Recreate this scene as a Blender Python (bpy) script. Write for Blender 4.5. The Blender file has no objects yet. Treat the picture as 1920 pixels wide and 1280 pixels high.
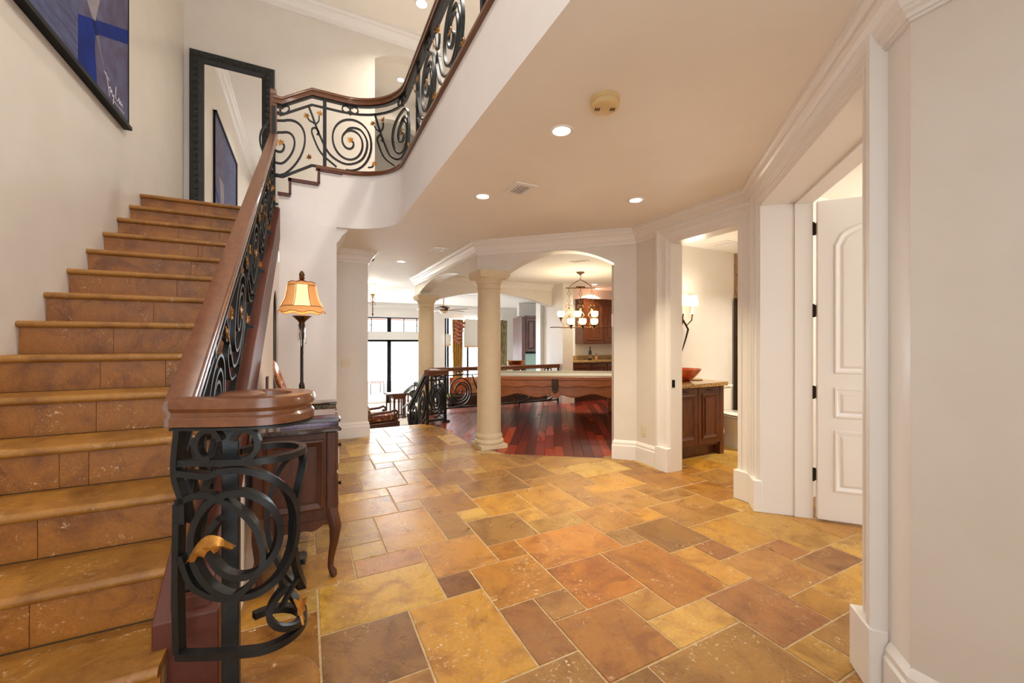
import bpy, bmesh, math, random
from mathutils import Vector, Matrix
random.seed(7)
C = bpy.context.scene.collection
PI = math.pi
scene = bpy.context.scene
# ---------------------------------------------------------------- camera, world, exposure
cam_d = bpy.data.cameras.new('camera'); cam = bpy.data.objects.new('camera', cam_d); C.objects.link(cam)
cam.location = (0, 0, 1.36); cam.rotation_euler = (PI/2, 0, math.radians(-26.9))
cam_d.sensor_width = 36.0; cam_d.lens = 36.0*763/1920; cam_d.clip_start = .02; cam_d.clip_end = 200
scene.camera = cam
vs = scene.view_settings
vs.view_transform = 'Standard'; vs.look = 'None'; vs.exposure = 0.0; vs.gamma = 1.0; vs.use_curve_mapping = False
wd = bpy.data.worlds.new('world'); scene.world = wd; wd.use_nodes = True
bg = wd.node_tree.nodes['Background']; bg.inputs[0].default_value = (.93, .97, 1.0, 1); bg.inputs[1].default_value = 3.2

def area(name, loc, rot, size, power, color, size_y=None, shape=None, spread=None, parent=None):
    d = bpy.data.lights.new(name, 'AREA'); d.energy = power; d.color = color; d.size = size
    if size_y: d.shape = 'RECTANGLE'; d.size_y = size_y
    if shape: d.shape = shape
    if spread: d.spread = spread
    o = bpy.data.objects.new(name, d); C.objects.link(o); o.location = loc; o.rotation_euler = rot
    if parent: o.parent = parent
    return o
def point(name, loc, power, color, r=.03, parent=None):
    d = bpy.data.lights.new(name, 'POINT'); d.energy = power; d.color = color; d.shadow_soft_size = r
    o = bpy.data.objects.new(name, d); C.objects.link(o); o.location = loc
    if parent: o.parent = parent
    return o
DAY = (.83, .92, 1.0); WARM = (1.0, .86, .58); WARM2 = (1.0, .915, .76)
# daylight by unseen entrance glazing, placed behind the camera to light the closet door, and by the living room glazing
area('entrance_daylight', (-.3, -.9, 2.55), (math.radians(90), 0, 0), 1.7, 44, DAY, 4.8)
area('patio_daylight', (3.6, 14.6, 1.2), (math.radians(-90), 0, 0), 6.0, 700, DAY, 2.4)

# ---------------------------------------------------------------- materials
def lin(h):
    h = h.lstrip('#'); o = []
    for i in (0, 2, 4):
        c = int(h[i:i+2], 16)/255; o.append(c/12.92 if c <= .04045 else ((c+.055)/1.055)**2.4)
    return (o[0], o[1], o[2], 1)
def rgb(r, g, b): return lin('%02x%02x%02x' % (r, g, b))
MATS = {}
def mat(name, col, rough=.5, metal=0, c2=None, nscale=8, nlo=.4, nhi=.6, ndetail=6, stretch=None, bump=0, bscale=60, coat=0, objcol=False,
        speck=None, speck_scale=90, speck_at=.62, emit=None, estr=0, trans=0, ior=1.45, alpha=1, c3=None, sss=0, world_co=False):
    if name in MATS: return MATS[name]
    m = bpy.data.materials.new(name); m.use_nodes = True; nt = m.node_tree; N = nt.nodes; L = nt.links
    b = N['Principled BSDF']; b.inputs['Roughness'].default_value = rough; b.inputs['Metallic'].default_value = metal
    b.inputs['Base Color'].default_value = col
    if coat: b.inputs['Coat Weight'].default_value = coat; b.inputs['Coat Roughness'].default_value = .08
    if trans: b.inputs['Transmission Weight'].default_value = trans; b.inputs['IOR'].default_value = ior
    if alpha < 1: b.inputs['Alpha'].default_value = alpha
    if emit: b.inputs['Emission Color'].default_value = emit; b.inputs['Emission Strength'].default_value = estr
    need = c2 or bump or objcol or speck or c3
    if need:
        tc = N.new('ShaderNodeTexCoord'); oi = N.new('ShaderNodeObjectInfo'); mp = N.new('ShaderNodeMapping')
        L.new(tc.outputs['Object'], mp.inputs[0])
        if stretch: mp.inputs['Scale'].default_value = stretch
        ad = N.new('ShaderNodeVectorMath'); ad.operation = 'ADD'
        sc = N.new('ShaderNodeMath'); sc.operation = 'MULTIPLY'; sc.inputs[1].default_value = 57.0
        L.new(oi.outputs['Random'], sc.inputs[0]); L.new(mp.outputs[0], ad.inputs[0]); L.new(sc.outputs[0], ad.inputs[1])
        co = ad.outputs[0]; cur = None
        base = oi.outputs['Color'] if objcol else None
        def noise(s, det=6, r=.6):
            n = N.new('ShaderNodeTexNoise'); n.inputs['Scale'].default_value = s; n.inputs['Detail'].default_value = det; n.inputs['Roughness'].default_value = r
            L.new(co, n.inputs['Vector']); return n.outputs[0]
        def ramp(f, lo, hi):
            r_ = N.new('ShaderNodeMapRange'); r_.inputs[1].default_value = lo; r_.inputs[2].default_value = hi; L.new(f, r_.inputs[0]); return r_.outputs[0]
        def mix(f, a, bb, mode='MIX'):
            x = N.new('ShaderNodeMix'); x.data_type = 'RGBA'; x.blend_type = mode
            if hasattr(f, 'node'): L.new(f, x.inputs[0])
            else: x.inputs[0].default_value = f
            for i, q in ((6, a), (7, bb)):
                if hasattr(q, 'node'): L.new(q, x.inputs[i])
                else: x.inputs[i].default_value = q
            return x.outputs[2]
        cur = base if base else col
        if c2: cur = mix(ramp(noise(nscale, ndetail), nlo, nhi), cur, c2, 'MULTIPLY' if objcol else 'MIX')
        if c3: cur = mix(ramp(noise(nscale*.45, 4), .52, .68), cur, c3, 'MULTIPLY' if objcol else 'MIX')
        if speck: cur = mix(ramp(noise(speck_scale, 3, .7), speck_at, speck_at+.06), cur, speck)
        if hasattr(cur, 'node'): L.new(cur, b.inputs['Base Color'])
        if bump:
            bp = N.new('ShaderNodeBump'); bp.inputs['Strength'].default_value = bump; bp.inputs['Distance'].default_value = .01
            L.new(noise(bscale, 4), bp.inputs['Height']); L.new(bp.outputs[0], b.inputs['Normal'])
    MATS[name] = m; return m
def stone(name, col=None, dark=(.64,.53,.42,1), light=(1.14,1.08,.82,1), speck=rgb(222,200,168), rough=(.22,.42), sc=1.0, bump=.25):
    m = bpy.data.materials.new(name); m.use_nodes = True; nt = m.node_tree; N = nt.nodes; L = nt.links; b = N['Principled BSDF']; MATS[name] = m
    tc = N.new('ShaderNodeTexCoord'); oi = N.new('ShaderNodeObjectInfo'); k = N.new('ShaderNodeMath'); k.operation = 'MULTIPLY'; k.inputs[1].default_value = 91.0
    ad = N.new('ShaderNodeVectorMath'); ad.operation = 'ADD'; L.new(oi.outputs['Random'], k.inputs[0]); L.new(tc.outputs['Object'], ad.inputs[0]); L.new(k.outputs[0], ad.inputs[1])
    def noise(s, det, r, dist=0):
        n = N.new('ShaderNodeTexNoise'); n.inputs['Scale'].default_value = s*sc; n.inputs['Detail'].default_value = det; n.inputs['Roughness'].default_value = r; n.inputs['Distortion'].default_value = dist
        L.new(ad.outputs[0], n.inputs['Vector']); return n.outputs[0]
    def rng(f, a, b_, c=0, d=1):
        r_ = N.new('ShaderNodeMapRange'); r_.inputs[1].default_value = a; r_.inputs[2].default_value = b_; r_.inputs[3].default_value = c; r_.inputs[4].default_value = d; L.new(f, r_.inputs[0]); return r_.outputs[0]
    def mul(f, a, bb, mode='MULTIPLY'):
        x = N.new('ShaderNodeMix'); x.data_type = 'RGBA'; x.blend_type = mode; L.new(f, x.inputs[0])
        for i, q in ((6, a), (7, bb)):
            if hasattr(q, 'node'): L.new(q, x.inputs[i])
            else: x.inputs[i].default_value = q
        return x.outputs[2]
    n1 = noise(3.2, 8, .66, 1.4); n2 = noise(8, 10, .74, .9); n3 = noise(60, 6, .8); n4 = noise(5, 4, .5); n5 = noise(48, 5, .72, .6)
    cur = oi.outputs['Color'] if col is None else col
    cur = mul(rng(n1, .46, .64), cur, dark); cur = mul(rng(n2, .50, .66), cur, light)
    g = rng(n3, .25, .75, .0, 1.0); cur = mul(g, cur, (.66, .63, .58, 1)); cur = mul(rng(n2, .40, .30), cur, (.72, .66, .6, 1))
    mm = N.new('ShaderNodeMath'); mm.operation = 'MULTIPLY'; L.new(rng(n5, .58, .66), mm.inputs[0]); L.new(rng(n4, .48, .62), mm.inputs[1])
    cur = mul(mm.outputs[0], cur, speck, 'MIX')
    L.new(cur, b.inputs['Base Color']); L.new(rng(n2, .3, .7, rough[0], rough[1]), b.inputs['Roughness'])
    hh = N.new('ShaderNodeMath'); hh.operation = 'ADD'; L.new(n3, hh.inputs[0]); L.new(n5, hh.inputs[1])
    bp = N.new('ShaderNodeBump'); bp.inputs['Strength'].default_value = bump; bp.inputs['Distance'].default_value = .006; L.new(hh.outputs[0], bp.inputs['Height']); L.new(bp.outputs[0], b.inputs['Normal'])
    return m
WALL = mat('cream_wall_paint', rgb(226, 219, 210), .36, c2=rgb(223, 215, 205), nscale=3, bump=.03, bscale=140)
CEIL = mat('ceiling_paint', rgb(241, 236, 228), .7, c2=rgb(239, 233, 224), nscale=2)
TRIM = mat('white_trim_paint', rgb(236, 231, 226), .3)
FASC = mat('balcony_wall_paint', rgb(238, 229, 224), .5, c2=rgb(235, 226, 220), nscale=3)
GROUT = mat('sand_grout', rgb(196, 170, 132), .9, c2=rgb(178, 150, 112), nscale=30)
TILE = stone('travertine_floor_tile')
TREAD = stone('travertine_tread', rgb(166,113,44), (.66,.58,.5,1), (1.1,1.06,.95,1), rgb(206,174,130), (.3,.5), .9, .3)
RISER = stone('travertine_riser', rgb(160,97,20), (.6,.52,.42,1), (1.15,1.1,1,1), rgb(206,172,128), (.25,.45), 1.5, .3)
RAILW = mat('mahogany_rail', rgb(118, 70, 38), .3, c2=rgb(94, 52, 27), nscale=7, nlo=.3, nhi=.7, stretch=(5, 1.2, 5), coat=.3)
BOARD = mat('red_brown_stringer', rgb(90, 35, 14), .46, c2=rgb(76, 29, 12), nscale=6, nlo=.3, nhi=.7, stretch=(8, 1, 8))
IRON = mat('black_wrought_iron', rgb(24, 24, 25), .42, .2, c2=rgb(17, 17, 17), nscale=30, bump=.08, bscale=160)
GOLD = mat('antique_gold_leaf', rgb(196, 140, 62), .38, .7, c2=rgb(150, 96, 36), nscale=20)
STONE = mat('cast_stone', rgb(216, 196, 164), .7, c2=rgb(209, 188, 155), nscale=10, nlo=.3, nhi=.7, speck=rgb(196, 174, 140), speck_scale=120, speck_at=.66, bump=.08, bscale=90)
WOODF = mat('brazilian_cherry_plank', (1, 1, 1, 1), .27, c2=(.66, .56, .52, 1), nscale=5, nlo=.3, nhi=.7, stretch=(1.2, 9, 9), objcol=True)
DARKW = mat('dark_walnut', rgb(92, 46, 17), .45, c2=rgb(60, 28, 10), nscale=5, nlo=.3, nhi=.7, stretch=(6, 6, 1.2))
DARKT = mat('dark_polished_top', rgb(58, 36, 26), .16, c2=rgb(38, 22, 16), nscale=4, stretch=(6, 1, 6), coat=.5)
POOLW = mat('carved_oak_brown', rgb(192, 116, 54), .32, c2=rgb(160, 88, 38), nscale=5, nlo=.3, nhi=.7, stretch=(1.5, 6, 6), coat=.3, bump=.12, bscale=50)
CABW = mat('cherry_cabinet', rgb(104, 52, 22), .36, c2=rgb(80, 38, 16), nscale=4, stretch=(6, 6, 1.2), coat=.2)
BRONZE = mat('aged_bronze', rgb(120, 84, 46), .4, .8, c2=rgb(70, 48, 28), nscale=25)
DBRONZE = mat('dark_bronze', rgb(56, 46, 38), .45, .7)
BRASS = mat('brass_light', rgb(190, 150, 90), .3, .9)
BLACKM = mat('black_frame_metal', rgb(28, 30, 32), .4, .3)
MFRAME = mat('embossed_black_frame', rgb(44, 44, 42), .45, .2, c2=rgb(24, 24, 24), nscale=60, bump=.5, bscale=70)
MIRR = mat('mirror_glass', (.92, .92, .92, 1), .02, 1.0)
GLASS = mat('clear_glass', (1, 1, 1, 1), .02, trans=1.0, ior=1.1)
SHADEW = mat('white_fabric', rgb(244, 240, 230), .8)
GRANITE = mat('gold_granite', rgb(196, 158, 96), .2, c2=rgb(120, 84, 44), nscale=45, speck=rgb(70, 48, 30), speck_scale=120, speck_at=.6, coat=.3)
PORC = mat('white_porcelain', rgb(236, 230, 218), .12, coat=.4)
LAMP_ON = mat('lit_bulb_glass', rgb(255, 236, 200), .4, emit=lin('#ffd9a0'), estr=9)
LENS_ON = mat('lit_downlight_lens', rgb(255, 244, 226), .4, emit=lin('#fff0d8'), estr=14)

# ---------------------------------------------------------------- mesh builder
class MB:
    def __init__(s): s.v = []; s.f = []
    def add(s, vs_, fs):
        o = len(s.v); s.v += [tuple(p) for p in vs_]; s.f += [tuple(i+o for i in f) for f in fs]; return s
    def box(s, x0, y0, z0, x1, y1, z1):
        return s.add([(x0,y0,z0),(x1,y0,z0),(x1,y1,z0),(x0,y1,z0),(x0,y0,z1),(x1,y0,z1),(x1,y1,z1),(x0,y1,z1)],
                     [(0,3,2,1),(4,5,6,7),(0,1,5,4),(1,2,6,5),(2,3,7,6),(3,0,4,7)])
    def cham(s, x0, y0, z0, x1, y1, z1, c):     # box with a chamfered top rim
        return s.add([(x0,y0,z0),(x1,y0,z0),(x1,y1,z0),(x0,y1,z0),(x0,y0,z1-c),(x1,y0,z1-c),(x1,y1,z1-c),(x0,y1,z1-c),
                      (x0+c,y0+c,z1),(x1-c,y0+c,z1),(x1-c,y1-c,z1),(x0+c,y1-c,z1)],
                     [(0,3,2,1),(0,1,5,4),(1,2,6,5),(2,3,7,6),(3,0,4,7),(4,5,9,8),(5,6,10,9),(6,7,11,10),(7,4,8,11),(8,9,10,11)])
    def prism(s, poly, z0, z1):
        n = len(poly); return s.add([(x,y,z0) for x,y in poly]+[(x,y,z1) for x,y in poly],
            [tuple(reversed(range(n))), tuple(range(n,2*n))]+[(i,(i+1)%n,n+(i+1)%n,n+i) for i in range(n)])
    def prism3(s, a, b):                        # two matching 3d polygons
        n = len(a); return s.add(list(a)+list(b), [tuple(reversed(range(n))), tuple(range(n,2*n))]+[(i,(i+1)%n,n+(i+1)%n,n+i) for i in range(n)])
    def px(s, poly, x0, x1): return s.prism3([(x0,a,b) for a,b in poly], [(x1,a,b) for a,b in poly])
    def py(s, poly, y0, y1): return s.prism3([(a,y0,b) for a,b in poly], [(a,y1,b) for a,b in poly])
    def rings(s, R, closed=False, caps=True):
        n = len(R[0]); o = len(s.v)
        for r in R: s.v += [tuple(p) for p in r]
        m = len(R)
        for i in range(m if closed else m-1):
            a = o+i*n; b = o+((i+1)%m)*n
            for j in range(n): s.f.append((a+j, a+(j+1)%n, b+(j+1)%n, b+j))
        if caps and not closed:
            s.f.append(tuple(o+j for j in reversed(range(n)))); s.f.append(tuple(o+(m-1)*n+j for j in range(n)))
        return s
    def lathe(s, prof, c=(0,0,0), n=20, sx=1, sy=1):
        return s.rings([[(c[0]+r*sx*math.cos(2*PI*j/n), c[1]+r*sy*math.sin(2*PI*j/n), c[2]+z) for j in range(n)] for r, z in prof])
    def tube(s, pts, r, n=7, closed=False):
        P = [Vector(p) for p in pts]; m = len(P); R = []; up = None
        for i in range(m):
            if closed: t = P[(i+1)%m]-P[i-1]
            else: t = P[min(i+1,m-1)]-P[max(i-1,0)]
            t.normalize()
            if up is None: up = Vector((0,0,1)) if abs(t.z) < .9 else Vector((1,0,0))
            a = t.cross(up)
            if a.length < 1e-5: a = t.cross(Vector((0,1,.1)))
            a.normalize(); b = a.cross(t); up = b
            rr = r[i] if isinstance(r, (list,tuple)) else r
            R.append([P[i]+(a*math.cos(2*PI*j/n)+b*math.sin(2*PI*j/n))*rr for j in range(n)])
        return s.rings(R, closed)
    def bar(s, pts, w, t, nf):                  # flat bar: w across (along normal nf), t thick in its plane
        P = [Vector(p) for p in pts]; m = len(P); R = []
        for i in range(m):
            d = (P[min(i+1,m-1)]-P[max(i-1,0)]).normalized()
            nn = Vector(nf(i) if callable(nf) else nf).normalized(); b = d.cross(nn)
            if b.length < 1e-6: b = Vector((0,0,1))
            b.normalize(); nn = b.cross(d).normalized()
            ww = w[i] if isinstance(w,(list,tuple)) else w; tt = t[i] if isinstance(t,(list,tuple)) else t
            R.append([P[i]+nn*ww/2+b*tt/2, P[i]-nn*ww/2+b*tt/2, P[i]-nn*ww/2-b*tt/2, P[i]+nn*ww/2-b*tt/2])
        return s.rings(R)
    def prof3(s, pts, prof, closed=False):      # sweep profile (side, up) keeping it upright; side = right of travel
        P = [Vector(p) for p in pts]; m = len(P); R = []
        for i in range(m):
            if closed: d0 = P[i]-P[i-1]; d1 = P[(i+1)%m]-P[i]
            else: d0 = P[i]-P[max(i-1,0)]; d1 = P[min(i+1,m-1)]-P[i]
            if d0.length < 1e-9: d0 = d1
            if d1.length < 1e-9: d1 = d0
            h0 = Vector((d0.x,d0.y,0)); h1 = Vector((d1.x,d1.y,0))
            if h0.length < 1e-6: h0 = h1
            if h1.length < 1e-6: h1 = h0
            h0.normalize(); h1.normalize(); n0 = Vector((h0.y,-h0.x,0)); n1 = Vector((h1.y,-h1.x,0))
            nn = n0+n1; k = nn.length
            nn = n0 if k < 1e-4 else nn/k; sc_ = 1/max(.35, nn.dot(n0))
            R.append([P[i]+nn*(a*sc_)+Vector((0,0,b)) for a, b in prof])
        return s.rings(R, closed)
    def plane_sweep(s, path, prof, o, ex, en):  # path (s,z) in a vertical plane; prof (inward offset, depth); mitred
        P = [Vector((a,b,0)) for a, b in path]; m = len(P); R = []; o = Vector(o); ex = Vector(ex); en = Vector(en)
        for i in range(m):
            d0 = (P[i]-P[max(i-1,0)]); d1 = (P[min(i+1,m-1)]-P[i])
            if d0.length < 1e-9: d0 = d1
            if d1.length < 1e-9: d1 = d0
            d0.normalize(); d1.normalize(); n0 = Vector((-d0.y,d0.x,0)); n1 = Vector((-d1.y,d1.x,0)); nn = (n0+n1).normalized(); k = 1/max(.3,nn.dot(n0))
            R.append([o+ex*(P[i].x+nn.x*k*a)+Vector((0,0,P[i].y+nn.y*k*a))+en*b for a, b in prof])
        return s.rings(R)
    def xf(s, M): s.v = [tuple(M @ Vector(p)) for p in s.v]; return s
    def mesh(s, name, mt, smooth=False):
        me = bpy.data.meshes.new(name); me.from_pydata(s.v, [], s.f)
        bm = bmesh.new(); bm.from_mesh(me); bmesh.ops.recalc_face_normals(bm, faces=bm.faces); bm.to_mesh(me); bm.free()
        me.materials.append(mt)
        if smooth:
            me.shade_smooth()
            try: me.set_sharp_from_angle(angle=math.radians(smooth if smooth > 1 else 40))
            except Exception: pass
        return me
def tag(o, label, cat, group=None, kind=None):
    if label: o['label'] = label
    if cat: o['category'] = cat
    if group: o['group'] = group
    if kind: o['kind'] = kind
    return o
def obj(name, mb, mt, parent=None, smooth=False, world=True, label=None, bevel=0):
    if parent is not None and world:            # vertices were given in world space: bring them into the parent's frame
        p = parent; M = Matrix.Identity(4)
        while p is not None: M = p.matrix_basis @ M; p = p.parent
        inv = M.inverted(); mb.v = [tuple(inv @ Vector(q)) for q in mb.v]
    o = bpy.data.objects.new(name, mb.mesh(name, mt, smooth)); C.objects.link(o)
    if parent is not None: o.parent = parent
    if label: o['label'] = label
    if bevel:
        m = o.modifiers.new('soft_edge', 'BEVEL'); m.width = bevel; m.segments = 2; m.limit_method = 'ANGLE'
    return o
def thing(name, label, cat, loc=(0,0,0), rz=0, group=None, kind=None):
    o = bpy.data.objects.new(name, None); C.objects.link(o); o.location = loc; o.rotation_euler = (0,0,rz); o.empty_display_size = .1
    return tag(o, label, cat, group, kind)
def struct(name, mb, mt, label, cat, smooth=False): return tag(obj(name, mb, mt, None, smooth), label, cat, None, 'structure')
def copy_tree(o, parent=None):
    c = o.copy(); C.objects.link(c); c.parent = parent
    for ch in list(o.children): copy_tree(ch, c)
    return c
def arc(cx, cy, r, a0, a1, n): return [(cx+r*math.cos(math.radians(a0+(a1-a0)*i/n)), cy+r*math.sin(math.radians(a0+(a1-a0)*i/n))) for i in range(n+1)]
# ---------------------------------------------------------------- structure
CZ, F2, UC = 2.64, 3.26, 6.25
R2 = math.sqrt(.5)
def clip(poly, nx, ny, d):                      # keep nx*x+ny*y <= d
    out = []
    for i in range(len(poly)):
        a = poly[i]; b = poly[(i+1) % len(poly)]; fa = nx*a[0]+ny*a[1]-d; fb = nx*b[0]+ny*b[1]-d
        if fa <= 0: out.append(a)
        if (fa < 0 < fb) or (fb < 0 < fa): t = fa/(fa-fb); out.append((a[0]+t*(b[0]-a[0]), a[1]+t*(b[1]-a[1])))
    return out
def parea(p): return abs(sum(p[i][0]*p[(i+1)%len(p)][1]-p[(i+1)%len(p)][0]*p[i][1] for i in range(len(p))))/2
EA, EB = (3.184, 3.70), (2.171, 4.413)          # tile / timber joint
floor = struct('floor', MB().prism([(-1.55,-3.2),(7.45,-3.2),(7.45,3.7),EA,EB,(1.95,5),(1.95,6.15),(1.765,6.66),(.65,6.66),(-1.55,6.66)], -.72, -.0035), GROUT,
               'golden travertine tile floor of the entrance hall', 'floor')
# French pattern on an 8 inch module, six by six modules
PAT = [(0,10,3,12),(3,10,4,11),(3,11,5,13),(5,11,6,12),(4,9,6,11),(2,7,4,10),(4,7,5,9),(5,8,6,9),(5,6,7,8),(1,7,2,8),(0,8,2,10),(1,6,3,7)]
TC = {(0,10):(214,166,86),(3,10):(138,88,42),(1,12):(190,130,76),(3,11):(198,140,76),(5,11):(184,122,46),(4,9):(190,128,54),(6,10):(200,130,56),(6,8):(188,114,34),
      (5,8):(176,124,80),(4,7):(160,104,58),(2,7):(208,150,58),(0,8):(150,106,68),(5,6):(176,114,56),(7,7):(194,140,72),(8,7):(184,118,50),(7,6):(218,168,104),
      (9,5):(170,114,76),(10,7):(212,154,86),(11,8):(162,106,64),(11,6):(188,134,84),(13,7):(174,116,74),(13,6):(166,118,82),(9,10):(176,128,84),(15,6):(150,104,84)}
PALT = [(188,136,66),(200,152,82),(176,122,62),(208,164,96),(166,116,62),(194,140,64),(182,132,78),(202,148,68),(174,126,76),(216,172,106)]
GX, GY, GM = .0575, .0467, .2036
def in_room(x, y):
    if y < .15 or y > 6.62: return False
    if x > 3.45: return (2.1 < y < 3.82 and x < 6.0) or (y < 2.05 and x-y < 3.2 and x < 4.6)
    if y > 4.4: return .25 < x < 2.05
    if x+y > 7.3: return False
    if x < -.3: return False
    return x-y < 2.3
rnd = random.Random(3); ntile = 0
for I in range(-2, 6):
    for J in range(-2, 6):
        for (a, b, c2_, d2_) in PAT:
            x0, x1 = (a+6*I), (c2_+6*I); y0, y1 = (b+6*J-6), (d2_+6*J-6)
            gx0, gx1, gy0, gy1 = GX+x0*GM+.005, GX+x1*GM-.005, GY+y0*GM*.998+.005, GY+y1*GM*.998-.005
            pts = [(gx0,gy0),(gx1,gy0),(gx1,gy1),(gx0,gy1)]
            if not any(in_room(*p) for p in pts): continue
            cx, cy = (gx0+gx1)/2, (gy0+gy1)/2
            if cx < 3.3:
                if cy < 4.62:
                    ex, ey = EB[0]-EA[0], EB[1]-EA[1]; nx, ny = -ey, ex     # normal
                    l = math.hypot(nx, ny); nx, ny = nx/l, ny/l
                    if nx*0+ny*0 > nx*EA[0]+ny*EA[1]: nx, ny = -nx, -ny
                    pts = clip(pts, nx, ny, nx*EA[0]+ny*EA[1]-.004)
                else:
                    pts = clip(pts, 1, 0, 1.946)
                    if pts: pts = clip(pts, .51, .185, .51*1.95+.185*6.15-.003)
                if pts: pts = clip(pts, 0, 1, 6.655)
            elif cy > 2.1: pts = clip(pts, 0, 1, 3.80)
            if len(pts) < 3 or parea(pts) < .0015: continue
            m = MB(); n = len(pts); mx = sum(p[0] for p in pts)/n; my = sum(p[1] for p in pts)/n
            ins = [(p[0]+(mx-p[0])*.012, p[1]+(my-p[1])*.012) for p in pts]
            m.rings([[(p[0]-mx,p[1]-my,-.012) for p in pts],[(p[0]-mx,p[1]-my,-.0022) for p in pts],[(p[0]-mx,p[1]-my,0) for p in ins]])
            o = obj('floor_tile', m, TILE, None); o.location = (mx, my, rnd.uniform(-.0006, .0006)); o.parent = floor; ntile += 1
            col = TC.get((x0, y0)) or rnd.choice(PALT); k = .98 if (x0,y0) in TC else rnd.uniform(.88, 1.04)
            o.color = rgb(*[int(max(0, min(255, q*k*f_))) for q, f_ in zip(col, (.985, .99, .78))])
# timber floor of the games room
WP = [EA, (7.45,3.7), (7.45,8.15), (1.95,8.15), (1.765,6.66), (1.95,6.15), (1.95,5), EB]
floor_w = struct('floor_timber', MB().prism(WP, -.72, -.012), mat('plank_gap', rgb(70,34,24), .6), 'reddish cherry plank floor of the games room', 'floor')
W1 = [EA, (7.45,3.7), (7.45,8.13), (1.95,8.13), (1.95,5), EB]; W2 = [(1.95,6.16), (1.95,8.13), (1.86,8.13), (1.77,6.67)]
ang = math.radians(57.2); dx, dy = math.cos(ang), math.sin(ang); ex, ey = dy, -dx
PLC = [(140,48,26),(104,36,24),(158,58,28),(94,34,26),(124,42,27),(146,52,31),(100,38,30),(116,40,26),(150,54,28),(176,70,32)]
nplank = 0; rw = random.Random(11)
def halfs(P):
    cx = sum(p[0] for p in P)/len(P); cy = sum(p[1] for p in P)/len(P); H = []
    for i in range(len(P)):
        a, b = P[i], P[(i+1) % len(P)]; nx, ny = b[1]-a[1], -(b[0]-a[0]); l = math.hypot(nx, ny); nx, ny = nx/l, ny/l; d = nx*a[0]+ny*a[1]
        if nx*cx+ny*cy > d: nx, ny, d = -nx, -ny, -d
        H.append((nx, ny, d))
    return H
H1, H2 = halfs(W1), halfs(W2)
pw = .118
for q in range(-46, 40):
    e0 = q*pw; t = 2.0+rw.uniform(0, .9)
    while t < 11.5:
        ln = rw.uniform(.55, 1.35); quad = []
        for (tt, ee) in ((t+.0015, e0+.002), (t+ln-.0015, e0+.002), (t+ln-.0015, e0+pw-.002), (t+.0015, e0+pw-.002)): quad.append((dx*tt+ex*ee, dy*tt+ey*ee))
        t += ln
        for HH in (H1, H2):
            p = quad
            for hh in HH:
                p = clip(p, *hh)
                if len(p) < 3: break
            if len(p) < 3 or parea(p) < .003: continue
            mx = sum(v_[0] for v_ in p)/len(p); my = sum(v_[1] for v_ in p)/len(p)
            if mx > 6.9 or mx-my > 1.9: continue
            o = obj('plank', MB().prism([(v_[0]-mx, v_[1]-my) for v_ in p], -.012, 0), WOODF); o.location = (mx, my, 0)
            o.data.transform(Matrix.Rotation(-ang, 4, 'Z')); o.rotation_euler = (0, 0, ang); o.parent = floor_w; nplank += 1
            k = rw.uniform(.85, 1.15); o.color = rgb(*[int(min(255, c_*k)) for c_ in rw.choice(PLC)])
print('tiles', ntile, 'planks', nplank)
struct('floor_living', MB().box(.65,6.66,-.85,9.3,14.2,-.70), mat('pale_carpet', rgb(206,198,186), .9, c2=rgb(190,182,170), nscale=40), 'pale floor of the sunken living room', 'floor')
struct('floor_patio', MB().box(-8,14.2,-.85,22,40,-.72), mat('patio_stone', rgb(226,220,210), .8), 'pale stone patio outside the sliding doors', 'ground')
st = thing('sunken_steps', 'stone steps going down from the tiled hall to the living room', 'steps', (1.3, 6.66, -.7))
for k in range(3): obj('step', MB().box(.8, 6.66+.27*k, -.7, 1.76, 6.66+.27*(k+1), -.175*(k+1)), TREAD, st)
# walls
wl = struct('wall_left', MB().box(-1.55,-3.2,0,-1.40,6.8,UC), WALL, 'tall cream wall beside the stone stairs', 'wall')
def archz(a, b, zs, rise, n=18): return [(a+(b-a)*i/n, zs+rise*(1-((2*i/n)-1)**2)) for i in range(n+1)]
struct('wall_back', MB().py([(-1.55,CZ),(.96,CZ)]+archz(.96,2.0,5.76,.17)+[(2.0,CZ),(3.2,CZ),(3.2,UC),(-1.55,UC)], 6.6, 6.8), WALL, 'upper landing wall with arched opening behind the balcony', 'wall')
struct('wall_hall_upper', MB().box(.75,6.8,F2,.9,9.6,6.1).box(2.06,6.8,F2,2.2,9.6,6.1).box(.75,9.6,F2,2.2,9.75,6.1)
       .py([(.9,F2),(1.02,F2)]+archz(1.02,1.94,5.4,.16)+[(1.94,F2),(2.06,F2),(2.06,6.1),(.9,6.1)], 7.9, 8.05), WALL, 'walls of the upstairs passage beyond the arch', 'wall')
struct('ceiling_passage', MB().box(.75,6.8,5.98,2.2,9.75,6.1), CEIL, 'ceiling of the upstairs passage seen through the arch', 'ceiling')
struct('ceiling_upper', MB().box(-1.55,-3.2,UC,3.2,6.8,UC+.1), CEIL, 'high ceiling over the stairwell', 'ceiling')
struct('wall_upper_right', MB().box(2.9,-3.2,F2,3.05,6.6,UC), WALL, 'upstairs corridor wall across the balcony', 'wall')
struct('wall_front', MB().box(-1.55,-1.2,0,-1.15,-1.0,UC).box(.55,-1.2,0,2.0,-1.0,UC).box(-1.15,-1.2,5.1,.55,-1.0,UC), WALL, 'entrance wall behind the viewer with tall glazed opening', 'wall')
w1 = thing('window_1', 'unseen glazed entrance screen placed to light the closet door', 'window', (.2,-1.1,0), kind='structure')  # unseen screen, placed and sized for the light on the closet door
for x in (-1.15, -.33, .5): obj('mullion', MB().box(x,-1.14,0,x+.05,-1.06,5.1), BLACKM, w1)
for z in (0, 2.4, 5.05): obj('transom_bar', MB().box(-1.15,-1.14,z,.55,-1.06,z+.05), BLACKM, w1)
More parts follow.
